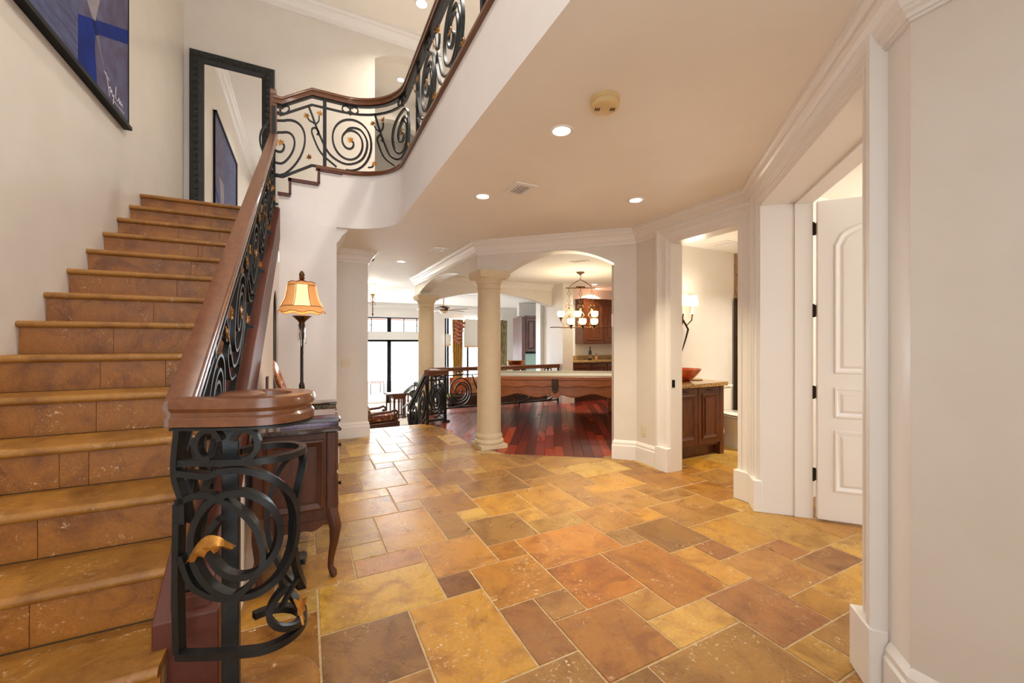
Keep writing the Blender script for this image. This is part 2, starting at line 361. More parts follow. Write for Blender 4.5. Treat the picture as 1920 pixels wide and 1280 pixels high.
# balcony slab with curved edge: ceiling of the lower rooms
def slab_curve(x0, y0, cx, cy, r, xe): return [(x0,y0)]+[(cx+r*math.sin(math.radians(a)), cy+r*math.cos(math.radians(a))) for a in range(0, 91, 3)]+[(xe,2.0),(xe-.01,-3.2)]
cb = slab_curve(.12,4.95,.33,4.385,.565,.888); ct = slab_curve(.12,4.95,.36,4.375,.575,.932)
tail = [(7.45,-3.2),(7.45,8.3),(.65,8.3),(.65,6.8),(.12,6.8)]
slab = MB().prism3([(x,y,CZ) for x,y in cb+tail], [(x,y,F2) for x,y in ct+tail])
so = struct('ceiling', slab, FASC, 'cream ceiling of the entrance hall with curved balcony edge', 'ceiling')
so.data.materials.append(CEIL)
for p in so.data.polygons:
    if p.normal.z < -.9: p.material_index = 1
# mass below the landing, with the upper steps cut into its top
struct('wall_landing', MB().py([(-.33,0),(.31,0),(.31,CZ),(.12,CZ),(.12,F2-.165),(-.15,F2-.165),(-.15,F2-.33),(-.25,F2-.33),(-.25,2.2),(-.33,2.2)], 4.95, 6.6), FASC, 'cream wall below the landing behind the table lamp', 'wall')
struct('wall_hall', MB().box(.31,6.15,0,.8,6.8,CZ), WALL, 'short cream wall with light switch beside the living room', 'wall')
# stairs -----------------------------------------------------------
SR, SG, YT = .1843, .265, 5.03
def nz(y): return 15*SR+(y-YT)*SR/SG
def Xs(y, off=0): return -.348+.0142*(y-1.6)+off
def ystep(k): return YT-(15-k)*SG
stair = thing('staircase', 'golden brown travertine staircase rising along the tall wall', 'staircase', (-.9,1.3,0))
rs = random.Random(5)
for k in range(1, 16):
    y, z = ystep(k), k*SR; xr = -.40 if k > 1 else -.12; yb = y+SG+.02 if k < 15 else 6.6
    prof = [(y+.028,z-.036)]+[(y+.016-.018*math.cos(math.radians(a)), z-.018+.018*math.sin(math.radians(a))) for a in range(-80, 91, 17)]+[(yb,z),(yb,z-.036)]
    if k < 15: m = MB().px(prof, -1.40, xr)
    else: m = MB().px(prof, -1.40, -.25)
    obj('tread', m, TREAD, stair, smooth=35)
    cuts = [-1.40, -1.40+rs.uniform(.35,.6), -.99+rs.uniform(.1,.3), xr]
    if rs.random() < .5: cuts.pop(2)
    cuts.sort()
    for a, b in zip(cuts, cuts[1:]):
        o = obj('riser_tile', MB().box(a+.001,y+.03,z-SR+.001,b-.001,y+.055,z-.034), RISER, stair)
    obj('step_core', MB().box(-1.40,y+.05,max(0,z-SR-.3),xr,yb,z-.036), mat('mortar', rgb(150,120,86), .9), stair)
m = MB().lathe([(.0,0),(.15,0),(.15,.14),(.158,.15),(.158,.175),(.148,SR+.001),(0,SR+.001)], (-.113,1.605,0), 28); obj('curtail_end', m, TREAD, stair, smooth=35)
ya, yb_ = 1.70, 4.98
bd = MB().prism3([(Xs(y,-.05),y,nz(y)+d) for y, d in ((ya,-.27),(yb_,-.27),(yb_,.06),(ya,.06))], [(Xs(y,.06),y,nz(y)+d) for y, d in ((ya,-.27),(yb_,-.27),(yb_,.06),(ya,.06))])
obj('stringer', bd, BOARD, stair, bevel=.004)
obj('stringer_block', MB().prism3([(-.44,1.68,0),(-.44,1.92,0),(-.44,1.92,nz(1.92)+.03),(-.44,1.68,.452)], [(-.262,1.68,0),(-.262,1.92,0),(-.262,1.92,nz(1.92)+.03),(-.262,1.68,.452)]), BOARD, stair, bevel=.004)
cap = MB()
for x, z, x2 in ((-.155,F2-.165,.13), (-.25,F2-.33,-.145)):   # dark trim of the upper steps
    cap.box(x-.012,4.925,z-.028,x2,4.95,z+.006)
cap.box(.118,4.925,F2-.17,.143,4.95,F2-.002).box(-.16,4.925,F2-.335,-.135,4.95,F2-.16).box(.118,4.925,F2-.03,.37,4.95,F2+.004)
obj('step_trim', cap, BOARD, stair)
obj('upper_riser', MB().box(.12,4.96,F2-.17,.14,6.6,F2).box(-.15,4.96,F2-.33,-.13,6.6,F2-.165), TRIM, stair)
pol = [(1.72,0),(4.30,0)]+[(4.30+.54*i/14, 1.56+.30*math.sqrt(max(0,1-((2*i/14)-1)**2))) for i in range(15)]+[(4.84,0),(4.96,0),(4.96,nz(4.96)-.2),(1.72,nz(1.72)-.2)]
struct('wall_understair', MB().prism3([(Xs(y,.033),y,z) for y,z in pol], [(Xs(y,.045),y,z) for y,z in pol]), FASC, 'cream wall under the stair rail with narrow arched niche', 'wall')
struct('wall_niche', MB().box(-.70,4.25,0,-.65,4.90,1.95).box(-.65,4.25,0,-.268,4.30,1.95).box(-.65,4.84,0,-.268,4.90,1.95).box(-.65,4.30,1.88,-.268,4.84,1.95), mat('niche_shade_tone', rgb(118,110,102), .8), 'back of the arched niche below the stairs', 'wall')  # shade inside the niche is put into this darker colour
# right hand walls
def s45(s, a=(1.99,4.91), d=(R2,-R2)): return (a[0]+d[0]*s, a[1]+d[1]*s)
L1 = (3.385-1.99)/R2
pl = [(0,2.258),(.40,2.258)]+archz(.424,1.72,2.275,.19)+[(1.72,0),(L1,0),(L1,CZ),(0,CZ)]
def plane45(pl, a, d, n, t): return MB().prism3([(a[0]+d[0]*s,a[1]+d[1]*s,z) for s,z in pl], [(a[0]+d[0]*s+n[0]*t,a[1]+d[1]*s+n[1]*t,z) for s,z in pl])
struct('wall_arch', plane45(pl, (1.99,4.91), (R2,-R2), (R2,R2), .2), WALL, 'diagonal cream wall with low arch leading to the games room', 'wall')
struct('beam_side', MB().px([(4.9,2.258),(5.30,2.258)]+archz(5.32,8.1,2.27,.19)+[(8.12,2.258),(8.3,2.258),(8.3,CZ),(4.9,CZ)], 1.99, 2.19), WALL, 'arched header between the two stone columns', 'beam')
struct('beam_far', MB().py([(2.0,2.2),(2.25,2.2)]+archz(2.27,5.0,2.17,.22)+[(5.05,2.15),(5.35,2.15),(5.35,CZ),(2.0,CZ)], 7.9, 8.1), WALL, 'arched header between games room and living room', 'beam')
struct('wall_powder', MB().px([(2.10,0),(2.28,0),(2.28,2.39),(3.03,2.39),(3.03,0),(3.94,0),(3.94,CZ),(2.10,CZ)], 3.385, 3.535), WALL, 'cream wall with the powder room doorway', 'wall')
P3, P4 = (3.385,2.13), (1.89,.635); LR = (P3[0]-P4[0])/R2
struct('wall_right', plane45([(0,0),(.198,0),(.198,2.44),(1.82,2.44),(1.82,0),(LR,0),(LR,CZ),(0,CZ)], P3, (-R2,-R2), (R2,-R2), .34), TRIM, 'diagonal wall with deep white doorway', 'wall')
struct('wall_far_right', MB().prism([(1.89,.64),(1.89,-3.2),(2.04,-3.2),(2.04,.58)],0,CZ), WALL, 'plain cream wall at the edge of the view', 'wall')
struct('wall_east', MB().box(7.3,-3.2,0,7.45,8.3,CZ), WALL, 'far outer wall of the powder and games rooms', 'wall')
struct('wall_powder_back', MB().box(3.5,3.80,0,7.3,3.95,CZ), WALL, 'powder room wall behind the vanity', 'wall')
struct('wall_powder_side', MB().box(3.64,1.98,0,7.3,2.10,CZ), WALL, 'wall between powder room and closet', 'wall')
struct('wall_games_pier', MB().box(5.03,7.45,0,5.30,8.1,CZ), WALL, 'white pier at the end of the games room balustrade', 'wall')
struct('wall_games_back', MB().box(5.30,8.1,0,7.3,8.25,CZ), WALL, 'wall behind the wet bar counter', 'wall')
# living room shell
struct('ceiling_living', MB().box(.65,8.3,CZ,9.3,14.3,2.8), CEIL, 'white ceiling of the living room', 'ceiling')
struct('wall_living_west', MB().box(.65,6.8,-.7,.8,14.2,CZ), WALL, 'living room wall running to the sliding doors', 'wall')
wz = MB()
for a, b, z0, z1 in ((.65,1.0,-.7,2.66),(3.95,4.42,-.7,2.66),(6.75,9.3,-.7,2.66),(1.0,3.95,2.17,2.66),(4.42,6.75,2.19,2.66),(1.0,3.95,1.42,1.68)): wz.box(a,14.0,z0,b,14.2,z1)
struct('wall_window', wz, TRIM, 'window wall of the living room with tall glazing', 'wall')
w2 = thing('window_2', 'black framed sliding glass doors to the bright patio', 'window', (2.4,14.1,-.7), kind='structure')
for x in (1.0, 2.44, 3.87): obj('door_stile', MB().box(x,14.05,-.7,x+.13,14.15,1.42), BLACKM, w2)
obj('door_head', MB().box(1.0,14.05,1.35,3.95,14.15,1.42), BLACKM, w2); obj('door_sill', MB().box(1.0,14.05,-.7,3.95,14.15,-.62), TRIM, w2)
for x in (1.05, 2.5): obj('glass_pane', MB().box(x,14.09,-.62,x+1.4,14.1,1.38), GLASS, w2)
w3 = thing('window_3', 'transom window with muntins above the sliding doors', 'window', (2.4,14.1,1.68), kind='structure')
obj('frame', MB().box(1.0,14.05,2.13,3.95,14.15,2.18).box(1.0,14.05,1.66,3.95,14.15,1.69), BLACKM, w3)
obj('mullion', MB().box(2.44,14.05,1.68,2.57,14.15,2.17), BLACKM, w3)
for x in (1.5, 1.92, 2.98, 3.42): obj('muntin', MB().box(x,14.07,1.68,x+.03,14.12,2.17), BLACKM, w3)
obj('muntin_bar', MB().box(1.0,14.08,1.90,3.95,14.11,1.92), mat('pale_muntin', rgb(210,214,216), .5), w3)
w4 = thing('window_4', 'large living room window with dark posts behind the curtain', 'window', (5.6,14.1,-.2), kind='structure')
for x in (4.42, 4.52, 5.28, 6.1, 6.68): obj('mullion', MB().box(x,14.05,-.7,x+.07,14.15,2.19), BLACKM, w4)
obj('glass_pane', MB().box(4.45,14.09,-.7,6.72,14.1,2.19), GLASS, w4)
obj('roof_eave', MB().py([(0,0)],0,0) if False else MB().box(-2,15.3,2.28,12,18,2.5), mat('terracotta_eave', rgb(190,110,80), .8), None)
tag(bpy.data.objects['roof_eave'], 'terracotta eave seen through the transom window', 'roof', None, 'structure')
# kitchen corner far behind
struct('wall_kitchen', MB().box(6.1,8.25,-.7,6.3,10.0,CZ).box(5.98,10.0,-.7,6.3,10.25,CZ).box(6.3,11.9,-.7,9.3,12.05,CZ).box(9.15,8.25,-.7,9.3,14.0,CZ), WALL, 'white walls of the kitchen beyond the balustrade', 'wall')
# mouldings --------------------------------------------------------
def crown_prof(h=.165, p=.125): return [(a*p, b*h) for a, b in ((0,-1),(.10,-1),(.10,-.93),(.16,-.93),(.18,-.84),(.27,-.80),(.27,-.74),(.33,-.70),(.42,-.52),(.58,-.38),(.70,-.33),(.70,-.26),(.78,-.26),(.84,-.16),(.93,-.12),(.93,-.05),(1,-.05),(1,0),(0,0))]
def crown(name, path, z, label, h=.165, p=.125): return struct(name, MB().prof3([(x,y,z) for x,y in path], crown_prof(h,p)), TRIM, label, 'moulding')
crown('trim_1', [(1.99,8.28),(1.99,4.91),(3.385,3.515),(3.385,2.13),(1.89,.635),(1.89,-3)], CZ, 'white crown moulding around the entrance hall ceiling')
crown('trim_2', [(.31,5.0),(.31,6.15),(.8,6.15),(.8,6.7)], CZ, 'white crown moulding over the light switch wall')
crown('trim_3', [(-1.4,-3),(-1.4,6.6),(3.0,6.6)], UC, 'white crown moulding high over the stairwell', .19, .15)
crown('trim_4', [(2.19,5.1),(2.19,7.9),(5.03,7.9)], CZ, 'crown moulding inside the games room', .12, .1)
crown('trim_5', [(.8,14.0),(9.2,14.0)], CZ, 'crown moulding above the living room windows', .2, .12)
BASE = [(0,0),(.024,0),(.024,.155),(.017,.168),(.017,.19),(.008,.208),(0,.22)]
def base(name, path, label, z=0): return struct(name, MB().prof3([(x,y,z) for x,y in path], BASE), TRIM, label, 'baseboard')
pe = s45(1.72)
base('baseboard_pier', [(pe[0]+.14,pe[1]+.14),pe,(3.385,3.515),(3.385,3.18)], 'tall white baseboard around the arch pier')
base('baseboard_right', [(1.985,.73),(1.89,.635),(1.89,-3)], 'tall white baseboard at the edge of the view')
base('baseboard_hall', [(-.25,4.95),(.31,4.95),(.31,6.15),(.8,6.15),(.8,6.66)], 'tall white baseboard below the light switch')
base('baseboard_games', [(5.03,8.0),(5.03,7.45),(5.30,7.45),(5.30,7.5)], 'white baseboard around the games room pier')
CAS = [(0,0),(0,.014),(.012,.014),(.016,.022),(.026,.022),(.032,.034),(.044,.034),(.05,.026),(.098,.032),(.10,.044),(.112,.044),(.118,.058),(.145,.058),(.145,0)]
dtr = struct('trim_6', MB().plane_sweep([(0,.2),(0,2.39),(.75,2.39),(.75,.2)], CAS, (3.385,3.03,0), (0,-1,0), (-1,0,0)), TRIM, 'white door casing around the powder room doorway', 'moulding')
obj('plinth_block', MB().box(3.322,3.02,0,3.385,3.183,.25).box(3.322,2.127,0,3.385,2.29,.25), TRIM, dtr, bevel=.006)
obj('door_lining', MB().box(3.38,3.023,0,3.55,3.045,2.40).box(3.38,2.262,0,3.55,2.287,2.40).box(3.38,2.287,2.383,3.55,3.023,2.40), TRIM, dtr)
obj('strike_plate', MB().box(3.40,3.019,.88,3.44,3.024,.96), BLACKM, dtr)
OR = (P3[0]-R2*.198, P3[1]-R2*.198)
dtr2 = struct('trim_7', MB().plane_sweep([(0,.2),(0,2.44),(1.622,2.44),(1.622,.2)], CAS, (OR[0],OR[1],0), (-R2,-R2,0), (-R2,R2,0)), TRIM, 'wide white casing around the deep closet doorway', 'moulding')
def obox(o, ex_, en_, s0, s1, d0, d1, z0, z1):
    f = lambda s, d, z: (o[0]+ex_[0]*s+en_[0]*d, o[1]+ex_[1]*s+en_[1]*d, z)
    return MB().add([f(s0,d0,z0),f(s1,d0,z0),f(s1,d1,z0),f(s0,d1,z0),f(s0,d0,z1),f(s1,d0,z1),f(s1,d1,z1),f(s0,d1,z1)], [(0,3,2,1),(4,5,6,7),(0,1,5,4),(1,2,6,5),(2,3,7,6),(3,0,4,7)])
for a, b in ((-.155,.008),(1.614,1.777)): obj('plinth_block', obox(OR,(-R2,-R2),(-R2,R2),a,b,0,.064,0,.25), TRIM, dtr2, bevel=.006)
for d0 in (-.20,): obj('door_stop', obox(OR,(-R2,-R2),(-R2,R2),0,.012,d0-.14,d0-.02,0,2.44), TRIM, dtr2)
obj('head_stop', obox(OR,(-R2,-R2),(-R2,R2),0,1.622,-.34,-.22,2.425,2.44), TRIM, dtr2)
# columns ----------------------------------------------------------
def column(loc, label):
    t = thing('stone_column', label, 'column', loc, kind='thing', group='smooth stone columns')
    obj('plinth', MB().cham(-.18,-.18,0,.18,.18,.052,.006), STONE, t, world=False)
    obj('base_moulding', MB().lathe([(0,.05),(.178,.05),(.19,.07),(.19,.09),(.178,.108),(.17,.112),(.172,.13),(.176,.145),(.168,.165),(.16,.175),(.157,.19),(0,.19)], n=36), STONE, t, True, False)
    obj('shaft', MB().lathe([(0,.18),(.155,.18),(.154,.8),(.15,1.6),(.145,2.05),(0,2.05)], n=40), STONE, t, True, False)
    obj('capital', MB().lathe([(0,2.03),(.147,2.03),(.156,2.036),(.156,2.05),(.149,2.056),(.149,2.09),(.158,2.096),(.160,2.11),(.172,2.125),(.185,2.15),(.19,2.17),(0,2.17)], n=36), STONE, t, True, False)
    obj('abacus', MB().add([],[]).rings([[(a*.205*k,b*.205*k,z) for a,b in ((-1,-1),(1,-1),(1,1),(-1,1))] for k,z in ((.9,2.165),(1,2.20),(1,2.258))]), STONE, t, False, False)
    return t
column((2.13,4.86,0), 'smooth cream stone column at the edge of the travertine floor')
column((2.12,7.92,0), 'smooth cream stone column beyond the iron balustrade newel')
# ---------------------------------------------------------------- wrought iron
def leaf_mb(sz=.05, th=.006):
    pts = []
    for i in range(14):
        a = 2*PI*i/14; r = sz*(1 if i % 2 == 0 else .52)*(1.25 if i == 0 else 1)*(.75 if i in (6, 7, 8) else 1)
        pts.append((r*math.cos(a), r*math.sin(a)))
    m = MB(); n = len(pts)
    top = [(x, y, th/2+.25*abs(y)) for x, y in pts]; bot = [(x, y, -th/2+.25*abs(y)) for x, y in pts]
    m.add(top+bot+[(0,0,th/2),(0,0,-th/2)], [(i,(i+1)%n,2*n) for i in range(n)]+[((i+1)%n+n,i+n,2*n+1) for i in range(n)]+[(i+n,(i+1)%n+n,(i+1)%n,i) for i in range(n)])
    return m
LEAF = leaf_mb().mesh('leaf', GOLD, 30)
rl = random.Random(2)
def put_leaf(root, p, nrm, ang_, size=1.0):
    o = bpy.data.objects.new('gold_leaf', LEAF); C.objects.link(o)
    z = Vector(nrm).normalized(); x = Vector((0,0,1)); y = z.cross(x).normalized(); x = y.cross(z)
    R = Matrix((x, y, z)).transposed().to_4x4()
    o.parent = root; M = Matrix.Translation(Vector(p)) @ R @ Matrix.Rotation(ang_, 4, 'Z') @ Matrix.Rotation(rl.uniform(-.5,.5), 4, 'X') @ Matrix.Scale(size, 4)
    o.matrix_local = root.matrix_basis.inverted() @ M
    return o
def spiral2(cx, cz, a0, turns, rx, rz, k1, n=64, pw=1.0):
    out = []
    for i in range(n+1):
        t = i/n; a = math.radians(a0)+2*PI*turns*t; k = 1+(k1-1)*t**pw
        out.append((cx+rx*k*math.cos(a), cz+rz*k*math.sin(a)))
    return out
def smooth2(pts, n=10):
    P = [Vector((a,b,0)) for a,b in pts]; P = [P[0]*2-P[1]]+P+[P[-1]*2-P[-2]]; out = []
    for i in range(1, len(P)-2):
        for j in range(n):
            t = j/n; p0,p1,p2,p3 = P[i-1:i+3]
            q = .5*((2*p1)+(p2-p0)*t+(2*p0-5*p1+4*p2-p3)*t*t+(3*p1-p0-3*p2+p3)*t**3); out.append((q.x,q.y))
    out.append((P[-2].x,P[-2].y)); return out
class Rail:
    def __init__(s, root, path, zf, w=.022, t=.016):   # path: plan polyline; zf(s): base height along it
        s.root = root; s.P = [Vector((a,b,0)) for a,b in path]; s.L = [0]
        for a, b in zip(s.P, s.P[1:]): s.L.append(s.L[-1]+(b-a).length)
        s.zf = zf; s.w = w; s.t = t
    def xy(s, u):
        P, L = s.P, s.L; i = 0
        while i < len(L)-2 and u > L[i+1]: i += 1
        d = (P[i+1]-P[i]).normalized(); return P[i]+d*(u-L[i]), d
    def pt(s, u, z): p, d = s.xy(u); return (p.x, p.y, s.zf(u)+z)
    def nrm(s, u):
        d0 = s.xy(u-.02)[1]; d1 = s.xy(u+.02)[1]; d = (d0+d1).normalized(); return Vector((d.y,-d.x,0))
    def bar(s, name, pts, w=None, t=None, mt=None):
        N = [s.nrm(a) for a, b in pts]
        return obj(name, MB().bar([s.pt(a,b) for a,b in pts], w or s.w, t or s.t, lambda i: N[i]), mt or IRON, s.root, 50)
    def line(s, name, u0, u1, z, n=40, w=None, t=None, mt=None): return s.bar(name, [(u0+(u1-u0)*i/n, z) for i in range(n+1)], w, t, mt)
    def post(s, u, z0, z1, w=.034, off=0):
        p, d = s.xy(u); b = s.zf(u); nn = Vector((d.y,-d.x,0)); p = p+nn*off
        return obj('post', MB().bar([(p.x,p.y,b+z0),(p.x,p.y,b+z1)], w, w, nn), IRON, s.root)
    def leaf(s, u, z, a=0, size=1.0, side=1):
        p = s.pt(u, z); n_ = s.nrm(u)*side; return put_leaf(s.root, Vector(p)+n_*.012, n_, a, size)
    def unit(s, c, zb, zt, zr, R=None, leaves=True, full=True, tail=True):   # one scroll bay centred on c
        h = zt-zb; rz = h/2; cz = (zb+zt)/2; rx = R or rz*.86
        s.bar('scroll', spiral2(c, cz, -100, 2.35, rx, rz, .1, 84))
        if tail: s.bar('tail_scroll', smooth2([(c-rx*1.62,zt),(c-rx*1.42,cz+rz*.5),(c-rx*1.18,cz),(c-rx*.8,cz-rz*.55),(c-rx*.15,cz-rz*.78),(c+rx*.5,cz-rz*.55),(c+rx*.72,cz),(c+rx*.45,cz+rz*.45),(c,cz+rz*.5),(c-rx*.3,cz+rz*.2)]))
        if full:
            s.bar('hook_scroll', smooth2([(c-rx*.55,zb+.02),(c-rx*1.15,cz-rz*.55),(c-rx*1.45,cz-rz*.05),(c-rx*1.5,cz+rz*.18),(c-rx*1.36,cz+rz*.26),(c-rx*1.24,cz+rz*.14),(c-rx*1.3,cz+rz*.04)]), t=s.t*.85)
            s.bar('stem', smooth2([(c-rx*1.36,cz+rz*.38),(c-rx*1.55,cz+rz*.48),(c-rx*1.66,cz+rz*.62)], 6), s.w*.7, s.t*.7)
            s.bar('stem', smooth2([(c-rx*1.36,cz+rz*.38),(c-rx*1.24,cz+rz*.52),(c-rx*1.22,cz+rz*.7)], 6), s.w*.7, s.t*.7)
            s.bar('stem', smooth2([(c+rx*.75,zb+.05),(c+rx*.95,zb+.06),(c+rx*1.02,zb+.11)], 6), s.w*.7, s.t*.7)
        for sg in (-1, 1):
            r_ = (zr-zt)*.42
            s.bar('c_scroll', [(c+sg*(r_*1.25)+sg*r_*math.cos(math.radians(a)), (zt+zr)/2+r_*math.sin(math.radians(a))) for a in range(150, -151, -25)], s.w*.8, s.t*.75)
        s.bar('collar', [(c,zt-.012),(c,zr)], s.w*1.2, s.t*1.1)
        if leaves:
            for a, b, g in ((-1.70,.68,.4),(-1.2,.76,-.3)) if tail else (): s.leaf(c+rx*a, cz+rz*b, g, .72)
            s.leaf(c+rx*1.06, cz-rz*.74, .2, .7); s.leaf(c+rx*.02, cz+rz*.06, .9, .8)
HR = [(-.037,-.014),(-.032,-.003),(-.012,0),(.012,0),(.032,-.003),(.037,-.014),(.037,-.03),(.027,-.042),(.027,-.052),(.034,-.06),(.034,-.082),(-.034,-.082),(-.034,-.06),(-.027,-.052),(-.027,-.042),(-.037,-.03)]
def big(pr, k): return [(a*k, b*k) for a, b in pr]
# -- stair railing with volute newel
sr = thing('stair_railing', 'black scrolled iron stair railing with mahogany handrail and round volute newel', 'railing', (-.3,1.6,0))
zr = lambda y: 1.185+.7*(y-1.58)
obj('handrail', MB().prof3([(Xs(y), y, zr(y)) for y in (1.575, 2.5, 3.5, 4.5, 5.0)], HR), RAILW, sr, 30)
obj('goose_neck', MB().rings([[(-.335+.0*k+dx_*k, 5.0+dy_*k, z) for dx_, dy_ in ((0,-.04),(.065,-.04),(.065,.04),(0,.04))] for z, k in ((3.46,1),(3.98,1),(4.01,.94),(4.03,.8))]), RAILW, sr, bevel=.006)
cx_, cy_ = -.113, 1.605
vp = [(-.352,1.605),(-.30,1.572)]+[(-.30+(.14)*i/6, 1.572-.061*i/6) for i in range(1,7)]
ring = [(cx_+.105*math.cos(math.radians(a)), cy_+.105*math.sin(math.radians(a))) for a in range(-112, 156, 9)]
plan = [(-.352,1.592),(-.30,1.566),(-.225,1.532)]+ring
vm = MB().prof3([(x,y,1.188) for x,y in plan+[(-.213,1.64)]], big(HR,1.06)); obj('volute', vm, RAILW, sr, 30)
obj('volute_eye', MB().lathe([(0,-.09),(.068,-.09),(.068,-.066),(.058,-.052),(.07,-.04),(.074,-.02),(.066,-.004),(.05,.004),(0,.006)], (-.19,1.628,1.188), 32), RAILW, sr, 35)
obj('newel_post', MB().box(-.245,1.61,SR,-.197,1.658,1.12), IRON, sr, bevel=.003)
cage = Rail(sr, plan, lambda s: 0, .026, .014)
TL = cage.L[-1]
cage.line('rail_plate', 0, TL, 1.094, 50, .07, .008); cage.line('upper_ring', 0.0, TL, .985, 50, .024, .02); cage.line('lower_ring', 0.0, TL*.92, .39, 50, .028, .022)
cage.bar('newel_scroll', [(0,.955)]+spiral2(.185, .745, 118, -1.95, .19, .225, .42, 90, .85), .03, .02)
cage.bar('newel_scroll', smooth2([(.0,.865),(.10,.885),(.22,.80),(.25,.66),(.17,.57),(.06,.60),(.012,.70)]), .03, .018)
cage.bar('side_bar', [(.004,.86),(.0,.6),(.004,.40)], .03, .02)
cage.bar('side_bar', smooth2([(.006,1.09),(-.004,.985),(.0,.93),(.018,.87),(.022,.80)]), .03, .018)
cage.bar('newel_loop', spiral2(.40, .50, 95, -.9, .16, .105, .8, 40), .026, .018)
cage.bar('newel_loop', spiral2(.47, .72, 90, 1.0, .13, .24, .97, 44), .024, .016)
for sg in (-1, 1): cage.bar('c_scroll', [(.15+sg*.052+sg*.036*math.cos(math.radians(a)), 1.04+.046*math.sin(math.radians(a))) for a in range(165, -120, -19)], .026, .016)
cage.bar('stem', smooth2([(.30,.50),(.34,.55),(.39,.57)], 6), .014, .012); cage.leaf(.36, .46, .5, 1.0);
# acanthus leaf on the newel scroll
am = MB(); NL = 15; R_ = []
for i in range(NL):
    t = i/(NL-1); hgt = .040*math.sin(PI*min(1, t*1.08))**.8+.003; p, d = cage.xy(.045+.135*t); nn = Vector((d.y,-d.x,0)); zc = .688+.060*math.sin(t*2.4)
    wv = .010*math.sin(t*26)*(.4+t)
    R_.append([p+nn*(.022+.012*math.sin(PI*t))+Vector((0,0,zc+hgt*.7)), p+nn*(.034+.014*math.sin(PI*t))+Vector((0,0,zc)), p+nn*(.026+.010*math.sin(PI*t))+Vector((0,0,zc-hgt*.55+wv)), p+nn*.012+Vector((0,0,zc))])
obj('acanthus_leaf', am.rings([[tuple(v_) for v_ in r__] for r__ in R_]), GOLD, sr, 60)
fl = Rail(sr, [(Xs(y), y) for y in (1.62, 3.0, 5.0)], lambda s: nz(1.62+s), .024, .014)
LF = 3.36
fl.line('under_bar', 0.0, LF, .716, 30, .045, .010); fl.line('upper_bar', .0, LF, .62, 30, .024, .014); fl.line('lower_bar', .05, LF, .115, 30, .03, .016)
for i, c in enumerate((.42, 1.06, 1.70, 2.34, 2.98)):
    fl.unit(c, .125, .615, .712, .235)
for u in (.72, 1.36, 2.0, 2.64, 3.3):
    p, d = fl.xy(u); z = fl.zf(u)+.112; obj('standoff', MB().box(p.x-.01,p.y-.010,z-.010,p.x+.045,p.y+.010,z+.010), IRON, sr)
fl.post(3.34, .05, 1.12, .034)
# -- balcony railing
br = thing('balcony_railing', 'curved black iron balcony railing with spiral scrolls under a mahogany rail', 'railing', (.97,3.9,F2))
bp_ = [(-.30,4.985),(.36,4.985)]+[(.36+.61*math.sin(math.radians(a)), 4.375+.61*math.cos(math.radians(a))) for a in range(5, 91, 5)]+[(.97,2.0),(.97,-2.8)]
def bz(s):
    x = -.30+s; return F2-.177*max(0, min(1, (.063-x)/.283))
bl = Rail(br, bp_, bz, .024, .018)
BLn = bl.L[-1]
ss = [0, .08, .363]+[.363+.1*i for i in range(1, 22)]+[2.7, 4.0, BLn]
obj('handrail', MB().prof3([bl.pt(s, .877) for s in ss], HR), RAILW, br, 30)
for nm, z, w_, t_ in (('under_bar', .788, .045, .01), ('upper_bar', .70, .024, .018)): bl.bar(nm, [(s, z) for s in ss], w_, t_)
bl.bar('lower_bar', [(s, .035) for s in ss[:3]]+[(s,.035) for s in ss[3:]], .03, .022)
obj('shoe_moulding', MB().prof3([(x,y,F2) for x,y in [(.10,4.955),(.36,4.955)]+[(.36+.58*math.sin(math.radians(a)), 4.375+.58*math.cos(math.radians(a))) for a in range(5,91,5)]+[(.94,2.0),(.94,-2.8)]], [(-.03,-.018),(-.03,.022),(-.022,.03),(.022,.03),(.034,.016),(.034,-.006),(.026,-.018)]), RAILW, br, 30)
for u in (.49, 2.07, 3.7, 5.2): bl.post(u, .0, .80, .036)
for c in (.06, .755, 1.46, 2.42, 3.1, 4.05, 4.75): bl.unit(c, .045, .695, .785, .262, True, c > .5, c > .5)
# -- balustrade between games room and sunken living room
gr = thing('games_balustrade', 'straight iron balustrade with spirals overlooking the sunken living room', 'railing', (3.5,7.6,0))
gl = Rail(gr, [(2.12,7.6),(5.02,7.6)], lambda s: 0, .026, .022)
obj('handrail', MB().prof3([(2.12,7.6,.86),(5.03,7.6,.86)], HR), RAILW, gr, 30)
gl.line('upper_bar', 0, 2.9, .70, 4); gl.line('lower_bar', 0, 2.9, .07, 4, .04, .03); gl.post(2.88, 0, .79); gl.post(0.02, 0, .79); gl.post(1.9, 0, .1)
for c in (.58, 1.28, 1.98, 2.62): gl.unit(c, .08, .70, .785, .27, False, False)
nr = thing('steps_railing', 'iron newel cage and short railing going down beside the sunken steps', 'railing', (1.77,6.6,0))
na = Rail(nr, [(1.77,6.55),(1.80,6.60),(2.12,6.66),(2.12,7.58)], lambda s: 0, .026, .02)
obj('handrail', MB().prof3([(1.755,6.54,.885),(1.79,6.585,.885),(2.14,6.66,.885)], big(HR,1.1)), RAILW, nr, 30)
obj('return_rail', MB().prof3([(2.12,6.66,.86),(2.12,7.6,.86)], HR), RAILW, nr, 30)
na.line('upper_bar', 0, 1.28, .72, 20); na.line('lower_bar', 0, 1.28, .05, 20, .04, .03); na.line('middle_bar', 0, .36, .16, 8)
for u in (.02, .37): na.post(u, 0, .8, .04)
for c in (.2, .62, 1.02): na.unit(c, .1, .7, .79, .17, False, False)
obj('foot', MB().box(2.06,6.63,0,2.18,6.69,.03), IRON, nr)
dz_ = lambda y: .885-.62*(y-6.56)
